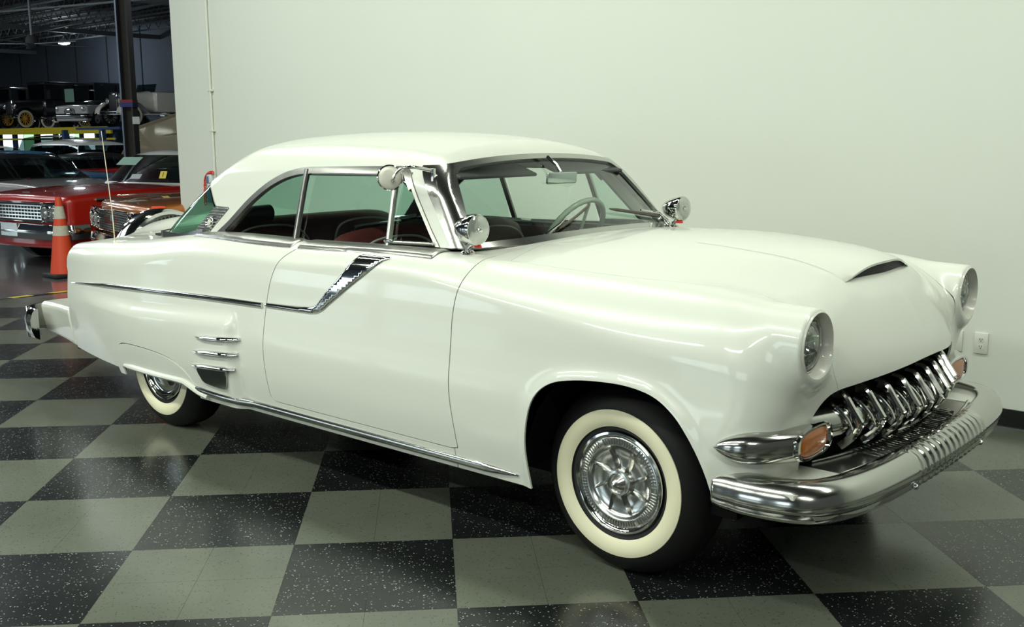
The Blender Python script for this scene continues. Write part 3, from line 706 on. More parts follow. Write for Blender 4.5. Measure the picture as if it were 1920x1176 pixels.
ribbon('door_glass_rail', lin((-1.83, 1.386), (-1.18, 1.392), 6), .020, .006, 'steel_dark', car, f=fG, sides=(-1, 1))
ribbon('vent_sill', lin((-1.23, 1.112), (-.955, 1.118), 5), .018, .020, 'chrome_worn', car, f=fG, sides=(-1, 1))
MB().box((-1.20, -.775, 1.122), (.05, .012, .012), bev=.004).build('vent_latch', 'chrome', car)
rg = cuts(VG, FG, lambda V: rear_open(V) - .001)
ribsd = lambda V: np.where(V[:, 1] < -.5, polysd(V[:, 0], V[:, 2], RIBS), -1.0)
rgg = cuts(*rg, lambda V: -np.maximum(ribsd(V), -(V[:, 0] + 2.60) * 0 - 9))
rgg = cuts(*rgg, lambda V: np.where((V[:, 2] < 1.2) & (V[:, 1] < -.5), -2.575 - V[:, 0] - .0, 1.0))
panel('rear_window', fG, *cuts(*rgg, lambda V: rear_open(V) - .010), 'glass_rear', car, th=0, out=-.008)
frame_from('rear_window_frame', rgg, lambda V: rear_open(V) - .012, 'chrome', car, out=.004)
for s in (-1, 1):
    V, F = cuts(*rg, ribsd); V, F = cuts(V, F, lambda V: .9 - 0 * V[:, 0])
    tp_ = half_panel('pillar_trim', V, F, side=s, parent=roof, m='steel_brushed', th=.01, out=.002, f=fG)
    for k in range(11):
        z = 1.058 + k * .0142; t = (z - 1.045) / .164
        xa = -2.745 + (.185) * t + .004; xb = -2.600 + .175 * t - .004
        ribbon('pillar_rib', lin((xa, z), (xb, z), 5), .0085, .009, 'chrome', {-1: roof, 1: roof}, f=fG, sides=(s,))
    yb = float(surf_y(-2.565, 1.125, fG)[0]); nb = norms(fG, np.array([[-2.565, yb, 1.125]]))[0]; nv = Vector((nb[0], nb[1] * -s, nb[2]))
    Rq = Vector((0, 0, 1)).rotation_difference(nv).to_matrix()
    c_ = Vector((-2.565, yb * -s, 1.125)) + nv * .008
    MB().lathe([(.030, 0), (.030, .006), (.026, .011), (.021, .009), (.019, .005), (0, .005)], 8, c_, R=Rq).build('pillar_medallion', 'chrome', roof)
    MB().lathe([(.019, .0), (.015, .009), (0, .011)], 16, c_, R=Rq).build('medallion_centre', 'mirror_back', roof)
# belt moulding under the side windows, and round the foot of the rear window
def beltpath(pts, f=fG):
    P = np.array(pts, float); Y = surf_y(P[:, 0], P[:, 1], f); return [(p[0], float(y), p[1]) for p, y in zip(P, Y)]
bp = [(0.5, -.5), (0.5, .35), (.25, .5), (-.05, .5), (-.5, .42), (-.5, -.5)]
def belt(name, pts, parent, w=.046):
    for s in (-1, 1):
        P = [(x, (y) * -s, z) for x, y, z in pts]
        mb = MB()
        prof = [(-.22 * -s, -.5), (.55 * -s, -.5), (.62 * -s, -.2), (.50 * -s, .25), (.30 * -s, .46), (-.22 * -s, .5)]
        mb.tube([Vector(p) for p in P], w, prof=prof, up=(0, 0, 1)); mb.build(name, 'chrome_worn', parent[s] if isinstance(parent, dict) else parent, angle=25)
def beltsd(x0, x1, w=.093):
    def g(V):
        x, a, z = V[:, 0], -V[:, 1], V[:, 2]; ao = spl([-2.7, -2.3, -1.7, -1.2, -.8], [.80, .838, .850, .850, .845])(x)
        return np.minimum(np.minimum(ao - a, z - 1.0), np.minimum(x - x0, x1 - x))
    return g
for nm, src, x0, x1 in (('door_belt_moulding', (pd, pdF), -1.76, -.875), ('quarter_belt_moulding', (quV, quF), -2.62, -1.775)):
    g_ = beltsd(x0, x1); V, F = cuts(*src, lambda V: g_(V) - .0005); fb_ = lambda x, y, z: fB(x, y, z)
    lift = .010 * np.sqrt(np.clip(g_(V) / .014, 0, 1))
    for s in (-1, 1):
        half_panel(nm, V + norms(fB, V) * lift[:, None], F, side=s, parent=(doors[s] if 'door' in nm else body), m='steel_brushed', th=.010, f=lambda x, y, z: fB(x, y, z) - .010 * np.sqrt(np.clip(g_(np.stack([x, -np.abs(y), z], 1)) / .014, 0, 1)))
zz = 1.035
rb = [(-2.605, float(surf_y(-2.605, 1.052, fG)[0]), 1.052)]
for a_ in np.linspace(.735, 0, 22):
    xx = rw_x(np.array([a_]), np.array([zz]))[0]
    rb.append((xx + .02, -a_, zz + .0))
rb = [p for p in rb if p[0] <= -2.60]
rb = [(p[0], p[1], max(p[2], float(top_z(np.array([p[0] - .01]), np.array([-p[1]]))[0]) + .006)) for p in rb]
rb = [tuple(p) for p in curve2([rb[0], (-2.80, float(surf_y(-2.80, 1.04, fG)[0]), 1.042), (-2.98, float(surf_y(-2.98, 1.035, fG)[0]) + .0, 1.036)] + [p for p in rb[1:] if p[0] < -3.08], 3)]
belt('rear_window_moulding', rb, body, w=.042)
# ------------------------------------------------------------------ scoop, lights, wheels, bumpers, grille of the cream car
# hood scoop: raised skin, its shaded mouth painted as a black plate
rows = []; top = []; nx, ny = 26, 33
gy = np.array([-.288 + .576 * j / (ny - 1) for j in range(ny)]); gx = np.array([[-.02 + (.602 - .030 * (abs(y) / .288) ** 1.5 + .02) * i / (nx - 1) for i in range(nx)] for y in gy])
gz = surf_z(gx.ravel(), np.repeat(gy, nx)).reshape(ny, nx); gm = surf_z(gx[:, -1] - .012, gy * .9722)
for j in range(ny):
    y = -.288 + .576 * j / (ny - 1); q = abs(y) / .288; r_up = []; r_dn = []
    xf_ = .602 - .030 * q ** 1.5
    for i in range(nx):
        t = i / (nx - 1); x = -.02 + (xf_ + .02) * t
        z = gz[j, i]; k = (1 - q ** 2.6) * (.052 * t ** 2.2) + .0005
        r_up.append((x, y, z + k)); r_dn.append((x, y, z + k - .007 * min(1, 3 * t) * (1 - q ** 8) - .0005))
    rows.append(r_up); top.append(r_dn)
mb = MB(); mb.grid(rows); mb.grid(top); n0 = nx * ny
for j in range(ny - 1):
    a = j * nx + nx - 1; b = (j + 1) * nx + nx - 1; mb.f.append((a, b, b + n0, a + n0))
sc = mb.build('hood_scoop', 'paint', car, angle=60)
mb = MB(); P1 = []; P2 = []
for j in range(ny):
    y = -.280 + .560 * j / (ny - 1); q = abs(y) / .288; x = .602 - .030 * q ** 1.5 - .012; t = .97
    z = gm[j]; P1.append((x, y, z + .001)); P2.append((x, y, z + (1 - q ** 2.6) * .047 - .002))
mb.grid([P1, P2]); mb.build('scoop_mouth_shade', 'black', sc)
# headlights in their tunnels
def rotz(p, a, c=(0, 0, 0)):
    return (c[0] + (p[0]) * math.cos(a) - p[1] * math.sin(a), c[1] + p[0] * math.sin(a) + p[1] * math.cos(a), c[2] + p[2])
for s in (-1, 1):
    hc = (0.0, s * .702, .902)
    h = MB().lathe([(.1085, .666), (.1075, .673), (.1045, .6755), (.102, .672), (.098, .662), (.0925, .646), (.0905, .636), (.0905, .55), (.100, .55), (.102, .60), (.105, .66)], 56, hc, 'X', cap=False)
    hl_ = h.build('headlight_tunnel', 'tunnel', car, angle=50)
    MB().lathe([(.0905, .640), (.089, .645), (.0845, .645), (.083, .640)], 48, hc, 'X', cap=False).build('headlight_rim', 'chrome', hl_)
    MB().lathe([(.084, .638), (.080, .646), (.068, .653), (.050, .659), (.025, .663), (0.0001, .664)], 40, hc, 'X', cap=False).build('headlight_lens', 'glass_clear', hl_)
    MB().lathe([(.084, .636), (.078, .61), (.060, .59), (.03, .575), (.0001, .57)], 40, hc, 'X', cap=False).build('reflector', 'chrome', hl_)
    mb = MB()
    for k in range(-3, 4):
        y = k * .022; hh = math.sqrt(max(0, .076 ** 2 - y * y)); mb.box((.643 - abs(k) * .002, s * .702 + y, .902), (.004, .0035, hh * 2))
    mb.box((.645, s * .702, .912), (.004, .15, .003)); mb.box((.645, s * .702, .872), (.004, .13, .003))
    mb.build('lens_flutes', 'glass_clear', hl_)
# tunnels behind are dark
# chrome pods with amber turn signals
for s in (-1, 1):
    rows = []
    for i in range(22):
        t = i / 21; e = math.sin(min(1, t / .60) * math.pi / 2) ** .62
        x = .448 + .202 * t; yo = -.934 + .006 * math.sin(t * 3.1) * -1 + .140 * t ** 2.6; cz_ = .588 - .003 * t
        hh = .003 + .050 * e; ww = .010 + .030 * e + .088 * t ** 1.5; cy_ = yo + ww
        ring = []
        for k in range(36):
            a = 2 * math.pi * k / 36; ca, sa = math.cos(a), math.sin(a); q = .70 if t > .8 else .70 + .25 * (1 - t / .8)
            sy = math.copysign(abs(ca) ** q, ca) * ww; sz = math.copysign(abs(sa) ** q, sa) * hh
            ring.append((x, (cy_ + sy) * -s, cz_ + sz))
        rows.append(ring)
    mb = MB().grid(rows, closed_v=True); mb.f.append(tuple(range(36))[::-1])
    pod = mb.build('signal_pod', 'chrome_worn', car, angle=50)
    last = rows[-1]; cen = np.mean(np.array(last), 0)
    def ring_at(sc_, dx):
        return [(cen[0] + (p[0] - cen[0]) * sc_ + dx, cen[1] + (p[1] - cen[1]) * sc_, cen[2] + (p[2] - cen[2]) * sc_) for p in last]
    mb = MB().grid([ring_at(1.0, -.002), ring_at(1.03, .006), ring_at(.98, .013), ring_at(.86, .013), ring_at(.80, .006), ring_at(.78, .000)], closed_v=True); mb.build('signal_rim', 'chrome', pod)
    mb = MB().grid([ring_at(.81, .001), ring_at(.76, .008), ring_at(.55, .0125), ring_at(.2, .014)], closed_v=True); mb.f.append(tuple(3 * 36 + k for k in range(36))); mb.build('amber_lens', 'amber', pod)
# grille: black box painting the shade behind it, chrome bar and nine teeth
mb = MB(); mb.box((.30, 0, .55), (.50, 1.02, .46)); mb.build('cavity_shade', 'under', car)
def bar_x(y): return .735 - .30 * y * y
mb = MB(); pts = [(bar_x(y) - .038, y, .607) for y in np.linspace(-.66, .66, 33)]
mb.tube(pts, [.054] * 33, 24)
gr = mb.build('grille_bar', 'chrome_worn', car)
for k in range(9):
    y = -.452 + .113 * k; dx = -.335 * y * y
    prof = [(-.5, -.5), (-.5, .2), (-.28, .5), (.28, .5), (.5, .2), (.5, -.5)]
    def path(pp): return [Vector((p[0] + dx, y + p[1], p[2])) for p in pp]
    P = curve2([(.690, 0, .700), (.712, 0, .698), (.728, 0, .685), (.752, 0, .650), (.783, 0, .606)], 5).tolist()
    Q = curve2([(.783, 0, .606), (.770, 0, .575), (.748, 0, .545), (.722, 0, .520)], 4).tolist()
    mb = MB().tube(path(P), .028, prof=prof, up=(1, 0, .3)); t_ = mb.build('grille_tooth', 'chrome', car, angle=35)
    mb = MB().tube(path(Q), .026, prof=prof, up=(1, 0, -.6)); mb.build('tooth_lower_arm', 'chrome', t_, angle=35)
    R_ = curve2([(.700, -.048, .672), (.728, -.046, .655), (.755, -.040, .625), (.765, -.034, .600), (.768, -.030, .590)], 4).tolist()
    mb = MB().tube(path(R_), .0075, 8); mb.tube(path([(.768, -.030, .592), (.758, -.036, .572)]), .0075, 8); mb.build('tooth_side_blade', 'chrome', t_)
# ribbed pan between grille and bumper
mb = MB(); A = []; B = []
for y in np.linspace(-.60, .60, 25): A.append((bar_x(y) - .09, y, .478)); B.append((.800 - .06 * (y / .6) ** 2, y, .470))
mb.grid([A, B]); mb.grid([[(p[0], p[1], p[2] - .012) for p in A], [(p[0], p[1], p[2] - .012) for p in B]])
pan = mb.build('gravel_pan', 'steel_brushed', car)
sl = None
for k in range(31):
    y = -.36 + .74 * k / 30
    if sl is None:
        sl = MB().tube([(0, 0, 0), (.10, 0, -.003)], .0038, 6).build('pan_slat', 'chrome', pan); o = sl
    else: o = sl.copy(); COL.objects.link(o)
    o.location = (bar_x(y) - .045, y, .484)
mb = MB(); mb.tube([(bar_x(y) - .04, y, .482) for y in np.linspace(-.56, .56, 25)], .005, 6); mb.tube([(.790 - .06 * (y / .6) ** 2, y, .478) for y in np.linspace(-.60, .60, 25)], .006, 6); mb.build('pan_edge', 'chrome', pan)
for s in (-1, 1):
    poly = [(.52, s * .60), (.79, s * .60), (.775, s * .74), (.70, s * .89), (.52, s * .90)]
    MB().prism(poly, .458, .474, 'Z').build('splash_shelf', 'paint', car)
MB().box((.70, 0, .43), (.06, 1.4, .06)).build('bumper_bracket', 'under', car)
# front bumper: swept roll with a lower lip, fluted in the middle
pl = [(.430, -.950), (.48, -.943), (.54, -.945), (.62, -.936), (.70, -.910), (.760, -.860), (.800, -.78), (.826, -.67), (.845, -.50), (.858, -.25), (.862, 0)]
pl = pl + [(x, -y) for x, y in pl[-2::-1]]
pl = [(x, y * .957) for x, y in pl]; C2 = curve2(pl, 14)
L = np.concatenate([[0], np.cumsum(np.linalg.norm(np.diff(C2, axis=0), axis=1))]); n_ = 420; tt = np.linspace(0, L[-1], n_)
C2 = np.stack([np.interp(tt, L, C2[:, 0]), np.interp(tt, L, C2[:, 1])], 1)
T2 = np.gradient(C2, axis=0); T2 /= np.linalg.norm(T2, axis=1, keepdims=True); N2 = np.stack([T2[:, 1], -T2[:, 0]], 1)
def bumper_rows(prof, flute):
    rows = []
    for i in range(n_):
        y = C2[i, 1]; w = max(0, 1 - max(0, abs(y + -.03) - .31) / .05); fl = flute * w * math.sin(2 * math.pi * y / .050)
        e = min(1, min(i, n_ - 1 - i) / 16); e = math.sqrt(max(0, 1 - (1 - e) ** 2))
        ends = .0 + e
        rows.append([(C2[i, 0] + N2[i, 0] * ((o_ + fl * g_) * (.35 + .65 * ends)), C2[i, 1] + N2[i, 1] * ((o_ + fl * g_) * (.35 + .65 * ends)), .44 + (z_ - .44) * (.62 + .38 * ends) + (fl * .6 * g_ if z_ > .45 else 0)) for (o_, z_, g_) in prof])
    return rows
prof = [(-.080, .470, 0), (-.082, .488, 0), (-.070, .499, .8), (-.050, .503, 1), (-.026, .500, 1), (-.004, .488, 1), (.012, .466, 1), (.020, .442, 1), (.020, .424, .8), (.014, .412, .3), (.006, .406, 0), (-.03, .406, 0)]
fb = MB().grid(bumper_rows(prof, .0042)); nn = len(prof); fb.f.append(tuple(range(nn))); fb.f.append(tuple(len(fb.v) - 1 - k for k in range(nn)))
bump = fb.build('front_bumper', 'chrome_worn', car, angle=60)
prof2 = [(-.03, .408, 0), (.012, .408, 1), (.011, .398, 1), (.007, .386, 1), (-.002, .378, .4), (-.03, .376, 0)]
MB().grid(bumper_rows(prof2, .004)).build('bumper_lip', 'chrome', bump, angle=50)
for yb in (-.335, .335):
    i = int(np.argmin(np.abs(C2[:, 1] - yb) + (C2[:, 0] < .6) * 9)); c_ = Vector((C2[i, 0] + .010, C2[i, 1], .393))
    MB().lathe([(.011, 0), (.011, .004), (.008, .010), (0, .012)], 14, c_, 'X').build('bumper_bolt', 'chrome', bump)
# wheels ------------------------------------------------------------
TIRE = [(.195, .0), (.215, -.012), (.235, -.020), (.268, -.018), (.290, -.010), (.310, .004), (.328, .022), (.338, .040), (.341, .055), (.3425, .12), (.341, .150), (.334, .170), (.31, .190), (.26, .205), (.20, .20)]
def wheel(name, x, s, front):
    g = empty(name, (x, s * .800, .3395)); g.parent = car
    def L_(prof, n=64, **k): return MB().lathe([(r, -s * -1 * 0 + (-h if s < 0 else h) * -1 * 1) for r, h in prof], n, (0, 0, 0), 'Y', **k)
    # axis 'Y' maps height h to +y; near side wheels have their face towards -y
    def Lt(prof, n=64, cap=False): return MB().lathe([(r, (h if s < 0 else -h)) for r, h in prof], n, (0, 0, 0), 'Y', cap=cap)
    t = Lt(TIRE, 96).build('tyre', 'rubber', g, angle=60)
    Lt([(.2045, -.0115), (.212, -.0165), (.225, -.0220), (.240, -.0250), (.255, -.0238), (.2655, -.0205), (.2665, -.0178)], 96).build('whitewall', 'whitewall', g)
    Lt([(.205, -.004), (.19, -.001), (.186, .012), (.186, .10), (.02, .10)], 48).build('rim', 'black', g)
    cv = Lt([(.187, .004), (.1885, -.004), (.184, -.011), (.176, -.013), (.169, -.009), (.166, -.004), (.1645, -.003)], 72).build('wheel_cover', 'chrome', g)
    if front:
        mb = MB()
        for k in range(84):      # ribbed band
            a = 2 * math.pi * k / 84
            if min((a % (2 * math.pi / 6)), 2 * math.pi / 6 - (a % (2 * math.pi / 6))) < .03: continue
            R = Matrix.Rotation(-a, 3, 'Y'); mb.box(R @ Vector((.1495, (-1 if s < 0 else 1) * .0065, 0)), (.023, .005, .0052), R)
        mb.build('cover_ribs', 'steel_light', g, smooth=False)['kind'] = 'stuff'
        Lt([(.1645, -.003), (.162, -.005), (.138, -.006), (.134, -.004), (.130, .004), (.118, .012), (.085, .020), (.055, .016), (.046, .004)], 72).build('cover_dish', 'steel_light', g)
        Lt([(.050, .010), (.049, -.004), (.045, -.011), (.037, -.013), (.034, -.010), (.031, -.013), (.020, -.026), (.008, -.038), (.0001, -.042)], 40).build('spinner_cone', 'steel_light', g)
        for k in range(8):
            a = 2 * math.pi * (k + .3) / 8; R = Matrix.Rotation(-a, 3, 'Y'); d = -1 if s < 0 else 1
            mb = MB(); P = [(.044, -d * -.004, 0), (.07, -d * .004 * 1, .004), (.095, -d * .002, .010), (.118, d * .002, .016)]
            V = []
            for i, (r, h, w) in enumerate(P):
                hgt = [.010, .016, .013, .004][i]; th = [.003, .0045, .004, .0015][i]; off = [0, .004, .010, .018][i]
                base = -d * [.010, .018, .018, .010][i]
                V += [R @ Vector((r, base, off - th - .006)), R @ Vector((r, base + d * (hgt + .008), off)), R @ Vector((r, base, off + th + .001))]
            F = []
            for i in range(3):
                for q in range(3): F.append((i * 3 + q, i * 3 + (q + 1) % 3, (i + 1) * 3 + (q + 1) % 3, (i + 1) * 3 + q))
            F += [(0, 1, 2), (9, 10, 11)]; mb.add(V, F); mb.build('cover_fin', 'chrome_worn', g, smooth=False)
    else:
        Lt([(.1645, -.003), (.155, .006), (.140, .010), (.110, .004), (.075, -.008), (.04, -.014), (.0001, -.016)], 64).build('cover_dish', 'chrome', g)
    return g
for s in (-1, 1):
    wheel('front_wheel', 0.0, s, True); wheel('rear_wheel', -2.997, s, False)
# underbody, wheel wells, axles
mb = MB(); mb.box((-1.75, 0, .34), (4.6, 1.50, .10)); mb.box((-1.6, 0, .33), (2.2, 1.70, .06)); mb.box((-1.35, 0, .5), (1.6, 1.62, .3)); mb.build('floor_pan', 'under', car)
MB().box((.0, 0, .34), (.10, 1.4, .08)).build('front_axle', 'under', car); MB().box((-2.997, 0, .34), (.12, 1.4, .12)).build('rear_axle', 'under', car)
for s in (-1, 1):
    rows = []
    for k in range(25):
        a = math.pi * k / 24 - .15 + .3 * (k / 24) * 0; rr = .46
        rows.append([(.06 + .44 * math.cos(math.pi * k / 24), s * .50, .34 + .44 * math.sin(math.pi * k / 24)), (.06 + .44 * math.cos(math.pi * k / 24), s * .865, .34 + .44 * math.sin(math.pi * k / 24))])
    mb = MB().grid(rows); mb.prism([(.06 + .44 * math.cos(math.pi * k / 24), .34 + .44 * math.sin(math.pi * k / 24)) for k in range(25)] + [(-.38, .42), (.5, .42)], s * .49, s * .50, 'Y')
    mb.build('wheel_well', 'under', car)
    MB().box((-3.0, s * .60, .50), (.85, .03, .5)).build('wheel_well', 'under', car)
# mirror, spotlights, wipers, aerial
def frame_rot(d, up=Vector((0, 0, 1))):     # Z axis -> d
    return Vector((0, 0, 1)).rotation_difference(Vector(d).normalized()).to_matrix()
c_ = Vector((-1.155, -.800, 1.384)); d = Vector((.70, -.71, .03))
mr = MB().lathe([(0.0001, .010), (.030, .010), (.046, .006), (.0505, 0), (.0515, -.005), (.047, -.010), (.0001, -.010)], 40, c_, R=frame_rot(d)).build('door_mirror', 'mirror_back', car)
MB().lathe([(.049, .007), (.053, .003), (.0535, -.006), (.049, -.011), (.047, -.009)], 40, c_, R=frame_rot(d), cap=False).build('mirror_rim', 'chrome', mr)
pm = c_ + d * .012 + Vector((.008, .004, -.012))
MB().tube(curve2([tuple(pm), tuple(pm + Vector((.03, -.02, .005))), (-1.105, -.815, 1.40), (-1.085, -.790, 1.425), (-1.06, -.745, 1.425), (-1.055, -.66, 1.410)], 6).tolist(), .0075, 10).build('mirror_arm', 'chrome', mr)
MB().box((-1.05, -.655, 1.36), (.014, .02, .12), bev=.004).build('mirror_clamp', 'chrome', mr)
for s in (-1, 1):
    c_ = Vector((-.726, s * .745, 1.190)); d = Vector((1, -.10, .02)); R = frame_rot(d)
    sp = MB().lathe([(.0001, -.118), (.012, -.116), (.024, -.109), (.037, -.094), (.048, -.072), (.055, -.046), (.058, -.022), (.0575, -.016), (.0615, -.014), (.0625, -.004), (.061, .006), (.0575, .010), (.0555, .010)], 40, c_, R=R).build('spotlight', 'chrome', car)
    tag(sp, 'chrome bullet spotlight beside the ' + ('near' if s < 0 else 'far') + ' windscreen pillar')
    MB().lathe([(.0555, .009), (.050, .013), (.030, .018), (.0001, .020)], 36, c_, R=R).build('spotlight_lens', 'lens', sp)
    MB().lathe([(.012, .021), (.010, .026), (.0001, .028)], 16, c_, R=R).build('lens_boss', 'chrome', sp)
    b = Vector((-.775, s * .745, 1.100))
    mb = MB().tube([tuple(b + Vector((0, 0, -.01))), tuple(b + Vector((.002, 0, .018))), tuple(b + Vector((.03, 0, .036))), tuple(c_ + Vector((-.035, 0, -.045)))], [.012, .012, .014, .012], 12)
    mb.lathe([(.030, -.008), (.030, .0), (.022, .008), (.012, .010)], 20, b); mb.build('spotlight_bracket', 'chrome', sp)
    MB().box(tuple(c_ + Vector((-.005, s * -.012, -.066))), (.034, .014, .012), bev=.003).build('spotlight_clamp', 'red_plastic', sp)
def gpt(y, z, off=.0):      # a point on the windscreen surface, moved outwards
    x = float(surf_x(y, z, fG, hi=-.4, lo=-1.3)[0]); n = norms(fG, np.array([[x, y, z]]))[0]; return Vector((x, y, z)) + Vector(n) * off
mb = MB(); p0 = Vector((-.705, -.350, 1.122)); p1 = gpt(-.27, 1.165, .022); p2 = gpt(-.20, 1.190, .018)
w = mb.tube([tuple(p0 + Vector((0, 0, -.008))), tuple(p0 + Vector((0, 0, .018))), tuple(p1), tuple(p2)], [.009, .008, .005, .004], 8).lathe([(.016, -.01), (.016, .006), (.009, .016)], 16, p0).build('wiper', 'chrome', car)
ed = [gpt(-.27 + .30 * t, 1.158 + .080 * t, .010) for t in np.linspace(0, 1, 9)]; MB().tube([tuple(p) for p in ed], [.004] + [.0065] * 7 + [.003], 6).build('wiper_blade', 'rust', w)

p0 = Vector((-.775, .690, 1.112)); p1 = gpt(.60, 1.158, .025)
w = MB().tube([tuple(p0 + Vector((0, 0, -.008))), tuple(p0 + Vector((0, 0, .020))), tuple(p1), tuple(gpt(.40, 1.186, .022))], [.009, .008, .006, .004], 8).lathe([(.016, -.01), (.016, .006), (.009, .016)], 16, p0).build('wiper', 'chrome', car)
ed = [gpt(.62 - .47 * t, 1.150 + .064 * t, .010) for t in np.linspace(0, 1, 10)]; MB().tube([tuple(p) for p in ed], [.004] + [.0075] * 8 + [.003], 6).build('wiper_blade', 'rust', w)
b = Vector((-3.478, -.770, .972))
MB().tube([tuple(b), tuple(b + Vector((-.045, .02, .17))), tuple(b + Vector((-.16, .05, .62)))], [.0032, .0026, .0020], 6).lathe([(.012, -.006), (.012, .002), (.006, .012)], 12, b).build('aerial', 'aerial', car)
# spare wheel kit behind the trunk
def Lx(prof, x0, n=64, c=(0, .0, .752)): return MB().lathe([(r, h) for r, h in prof], n, (x0, c[1], c[2]), 'X', cap=False)
kt = Lx([(.24, .02), (.262, .034), (.292, .030), (.302, .016), (.303, -.02), (.28, -.03)], -4.175).build('spare_tyre', 'rubber', car)
sp_ = None
for k in range(64):
    a = 2 * math.pi * k / 64
    if math.sin(a) < .1: continue
    if sp_ is None: sp_ = MB().box((0, 0, 0), (.012, .004, .022)).build('tread_block', 'tread', kt, smooth=False); o = sp_
    else: o = sp_.copy(); COL.objects.link(o)
    o.location = (-4.145, .286 * math.cos(a), .752 + .286 * math.sin(a)); o.rotation_euler = (a - math.pi / 2, 0, 0)
Lx([(.286, .0), (.300, .010), (.322, .004), (.334, -.03), (.338, -.09), (.334, -.15), (.318, -.185), (.29, -.20), (.20, -.205), (.0001, -.21)], -4.20).build('spare_wheel_cover', 'chrome', car)
# rear bumper
rp = [(-4.45, .815), (-4.57, .795), (-4.665, .72), (-4.715, .5), (-4.74, .2), (-4.745, 0)]; rp = rp + [(x, -y) for x, y in rp[-2::-1]]; C3 = curve2(rp, 8)
prof = [(-.5, -.3), (-.42, .15), (-.2, .42), (.15, .5), (.38, .25), (.5, -.05), (.5, -.3)]
MB().tube([(p[0], p[1], .400) for p in C3], .20, prof=[(q[1] * .32, q[0]) for q in prof], up=(0, 0, 1)).build('rear_bumper', 'chrome', car, angle=50)
for s in (-1, 1):
    MB().box((-4.575, s * .800, .405), (.035, .03, .20), bev=.010).build('bumper_guard', 'chrome', car)
    MB().lathe([(.05, 0), (.048, -.03), (.03, -.045), (.0001, -.05)], 24, (-4.115, s * .66, .70), 'X').build('tail_light', 'red_plastic', car)
# ------------------------------------------------------------------ interior
it = MB()
def seat(name, x, zt, lean, m, roll=None):
    g = empty(name, (0, 0, 0)); g.parent = car
    mb = MB(); rows = []
    for j in range(31):
        q = (j / 30 - .5) * 2; y = q * .66; e = (1 - abs(q) ** 7) ** .5 if abs(q) < 1 else 0
        ring = []
        for k in range(20):
            a = 2 * math.pi * k / 20; ca, sa = math.cos(a), math.sin(a)
            zz_ = math.copysign(abs(sa) ** .55, sa) * (.30 * (.8 + .2 * e)); xx_ = math.copysign(abs(ca) ** .7, ca) * .085 * (.4 + .6 * e)
            ring.append((x + xx_ - lean * zz_, y, zt - .30 + zz_ - .035 * (1 - e) ))
        rows.append(ring)
    mb.grid(rows, closed_v=True); mb.f.append(tuple(range(20))); mb.f.append(tuple(30 * 20 + k for k in range(20)))
    mb.build('seat_back', m, g, angle=70)
    mb = MB().box((x + .30, 0, zt - .56), (.52, 1.30, .16), bev=.05); mb.build('seat_cushion', m, g)
    return g
fs = seat('front_seat', -1.66, 1.125, .22, 'maroon')
rs_ = seat('rear_seat', -2.66, 1.125, .25, 'maroon')
for (ya, yb) in ((-.62, -.05), (.05, .62)):
    P = curve2([(ya + .02, .80), (ya + .05, 1.00), (ya + .16, 1.075), (yb - .16, 1.075), (yb - .05, 1.00), (yb - .02, .80)], 6)
    MB().tube([(-2.565 - .25 * (p[1] - .825), p[0], p[1]) for p in P], .006, 6).build('seat_piping', 'piping', rs_)
    MB().tube([(-1.565 - .22 * (p[1] - .825), p[0], p[1]) for p in P], .006, 6).build('seat_piping', 'piping', fs)
P = curve2([(.60, 1.045), (.30, 1.040), (.22, 1.02), (.20, .98), (.24, .90)], 6)
MB().tube([(-2.555 - .25 * (p[1] - .825), p[0], p[1]) for p in P], .012, 8).build('chrome_trim', 'chrome', rs_)
MB().tube([(-2.70, -.62, 1.135), (-2.70, -.60, 1.14), (-2.70, -.28, 1.145), (-2.70, -.26, 1.14)], [.01, .045, .045, .01], 16).build('head_roll', 'black_vinyl', rs_)
def text(body, size, loc, rot, m, parent, name='lettering', ext=.0008, align='CENTER'):
    cu = bpy.data.curves.new(name, 'FONT'); cu.body = body; cu.size = size; cu.extrude = ext; cu.align_x = align; cu.align_y = 'CENTER'; cu.resolution_u = 3
    o = bpy.data.objects.new('tmp_text', cu); COL.objects.link(o); bpy.context.view_layer.update()
    me = bpy.data.meshes.new_from_object(o.evaluated_get(bpy.context.evaluated_depsgraph_get())); bpy.data.objects.remove(o)
    q = link(name, me, m, parent); q.location = loc; q.rotation_euler = rot; return q
for s in (-1, 1):
    pts_ = [(-.86, .55), (-.86, 1.06), (-1.80, 1.06), (-1.80, .55)]
    MB().prism(pts_, s * .715, s * .730, 'Y').build('door_card', 'maroon', doors[s])
    MB().prism([(-1.83, .55), (-1.83, 1.055), (-2.55, 1.045), (-2.62, .55)], s * .705, s * .720, 'Y').build('quarter_card', 'black_vinyl', car)
    MB().box((-1.35, s * .69, .93), (.42, .05, .035), bev=.012).build('armrest', 'chrome', doors[s])
    MB().tube([(-2.50, s * .70, 1.03), (-2.2, s * .70, 1.04), (-1.95, s * .70, .98)], .006, 6).build('card_piping', 'piping', car)
MB().box((-3.02, 0, 1.02), (.55, 1.25, .012)).build('parcel_shelf', 'black_vinyl', car)
rows = []
for y in np.linspace(-.72, .72, 17):
    b0 = -.70 - .20 * y * y
    rows.append([(b0, y, 1.118 - .02 * abs(y)), (b0 - .10, y, 1.112 - .02 * abs(y)), (b0 - .17, y, 1.085), (b0 - .19, y, 1.02), (b0 - .16, y, .90), (b0 - .15, y, .80)])
MB().grid(rows).build('dashboard', 'dash', car)
g = empty('steering_wheel', (-1.115, .37, 1.065)); g.parent = car; R = frame_rot((-.86, 0, .51)); g.rotation_mode = 'QUATERNION'; g.rotation_quaternion = R.to_quaternion()
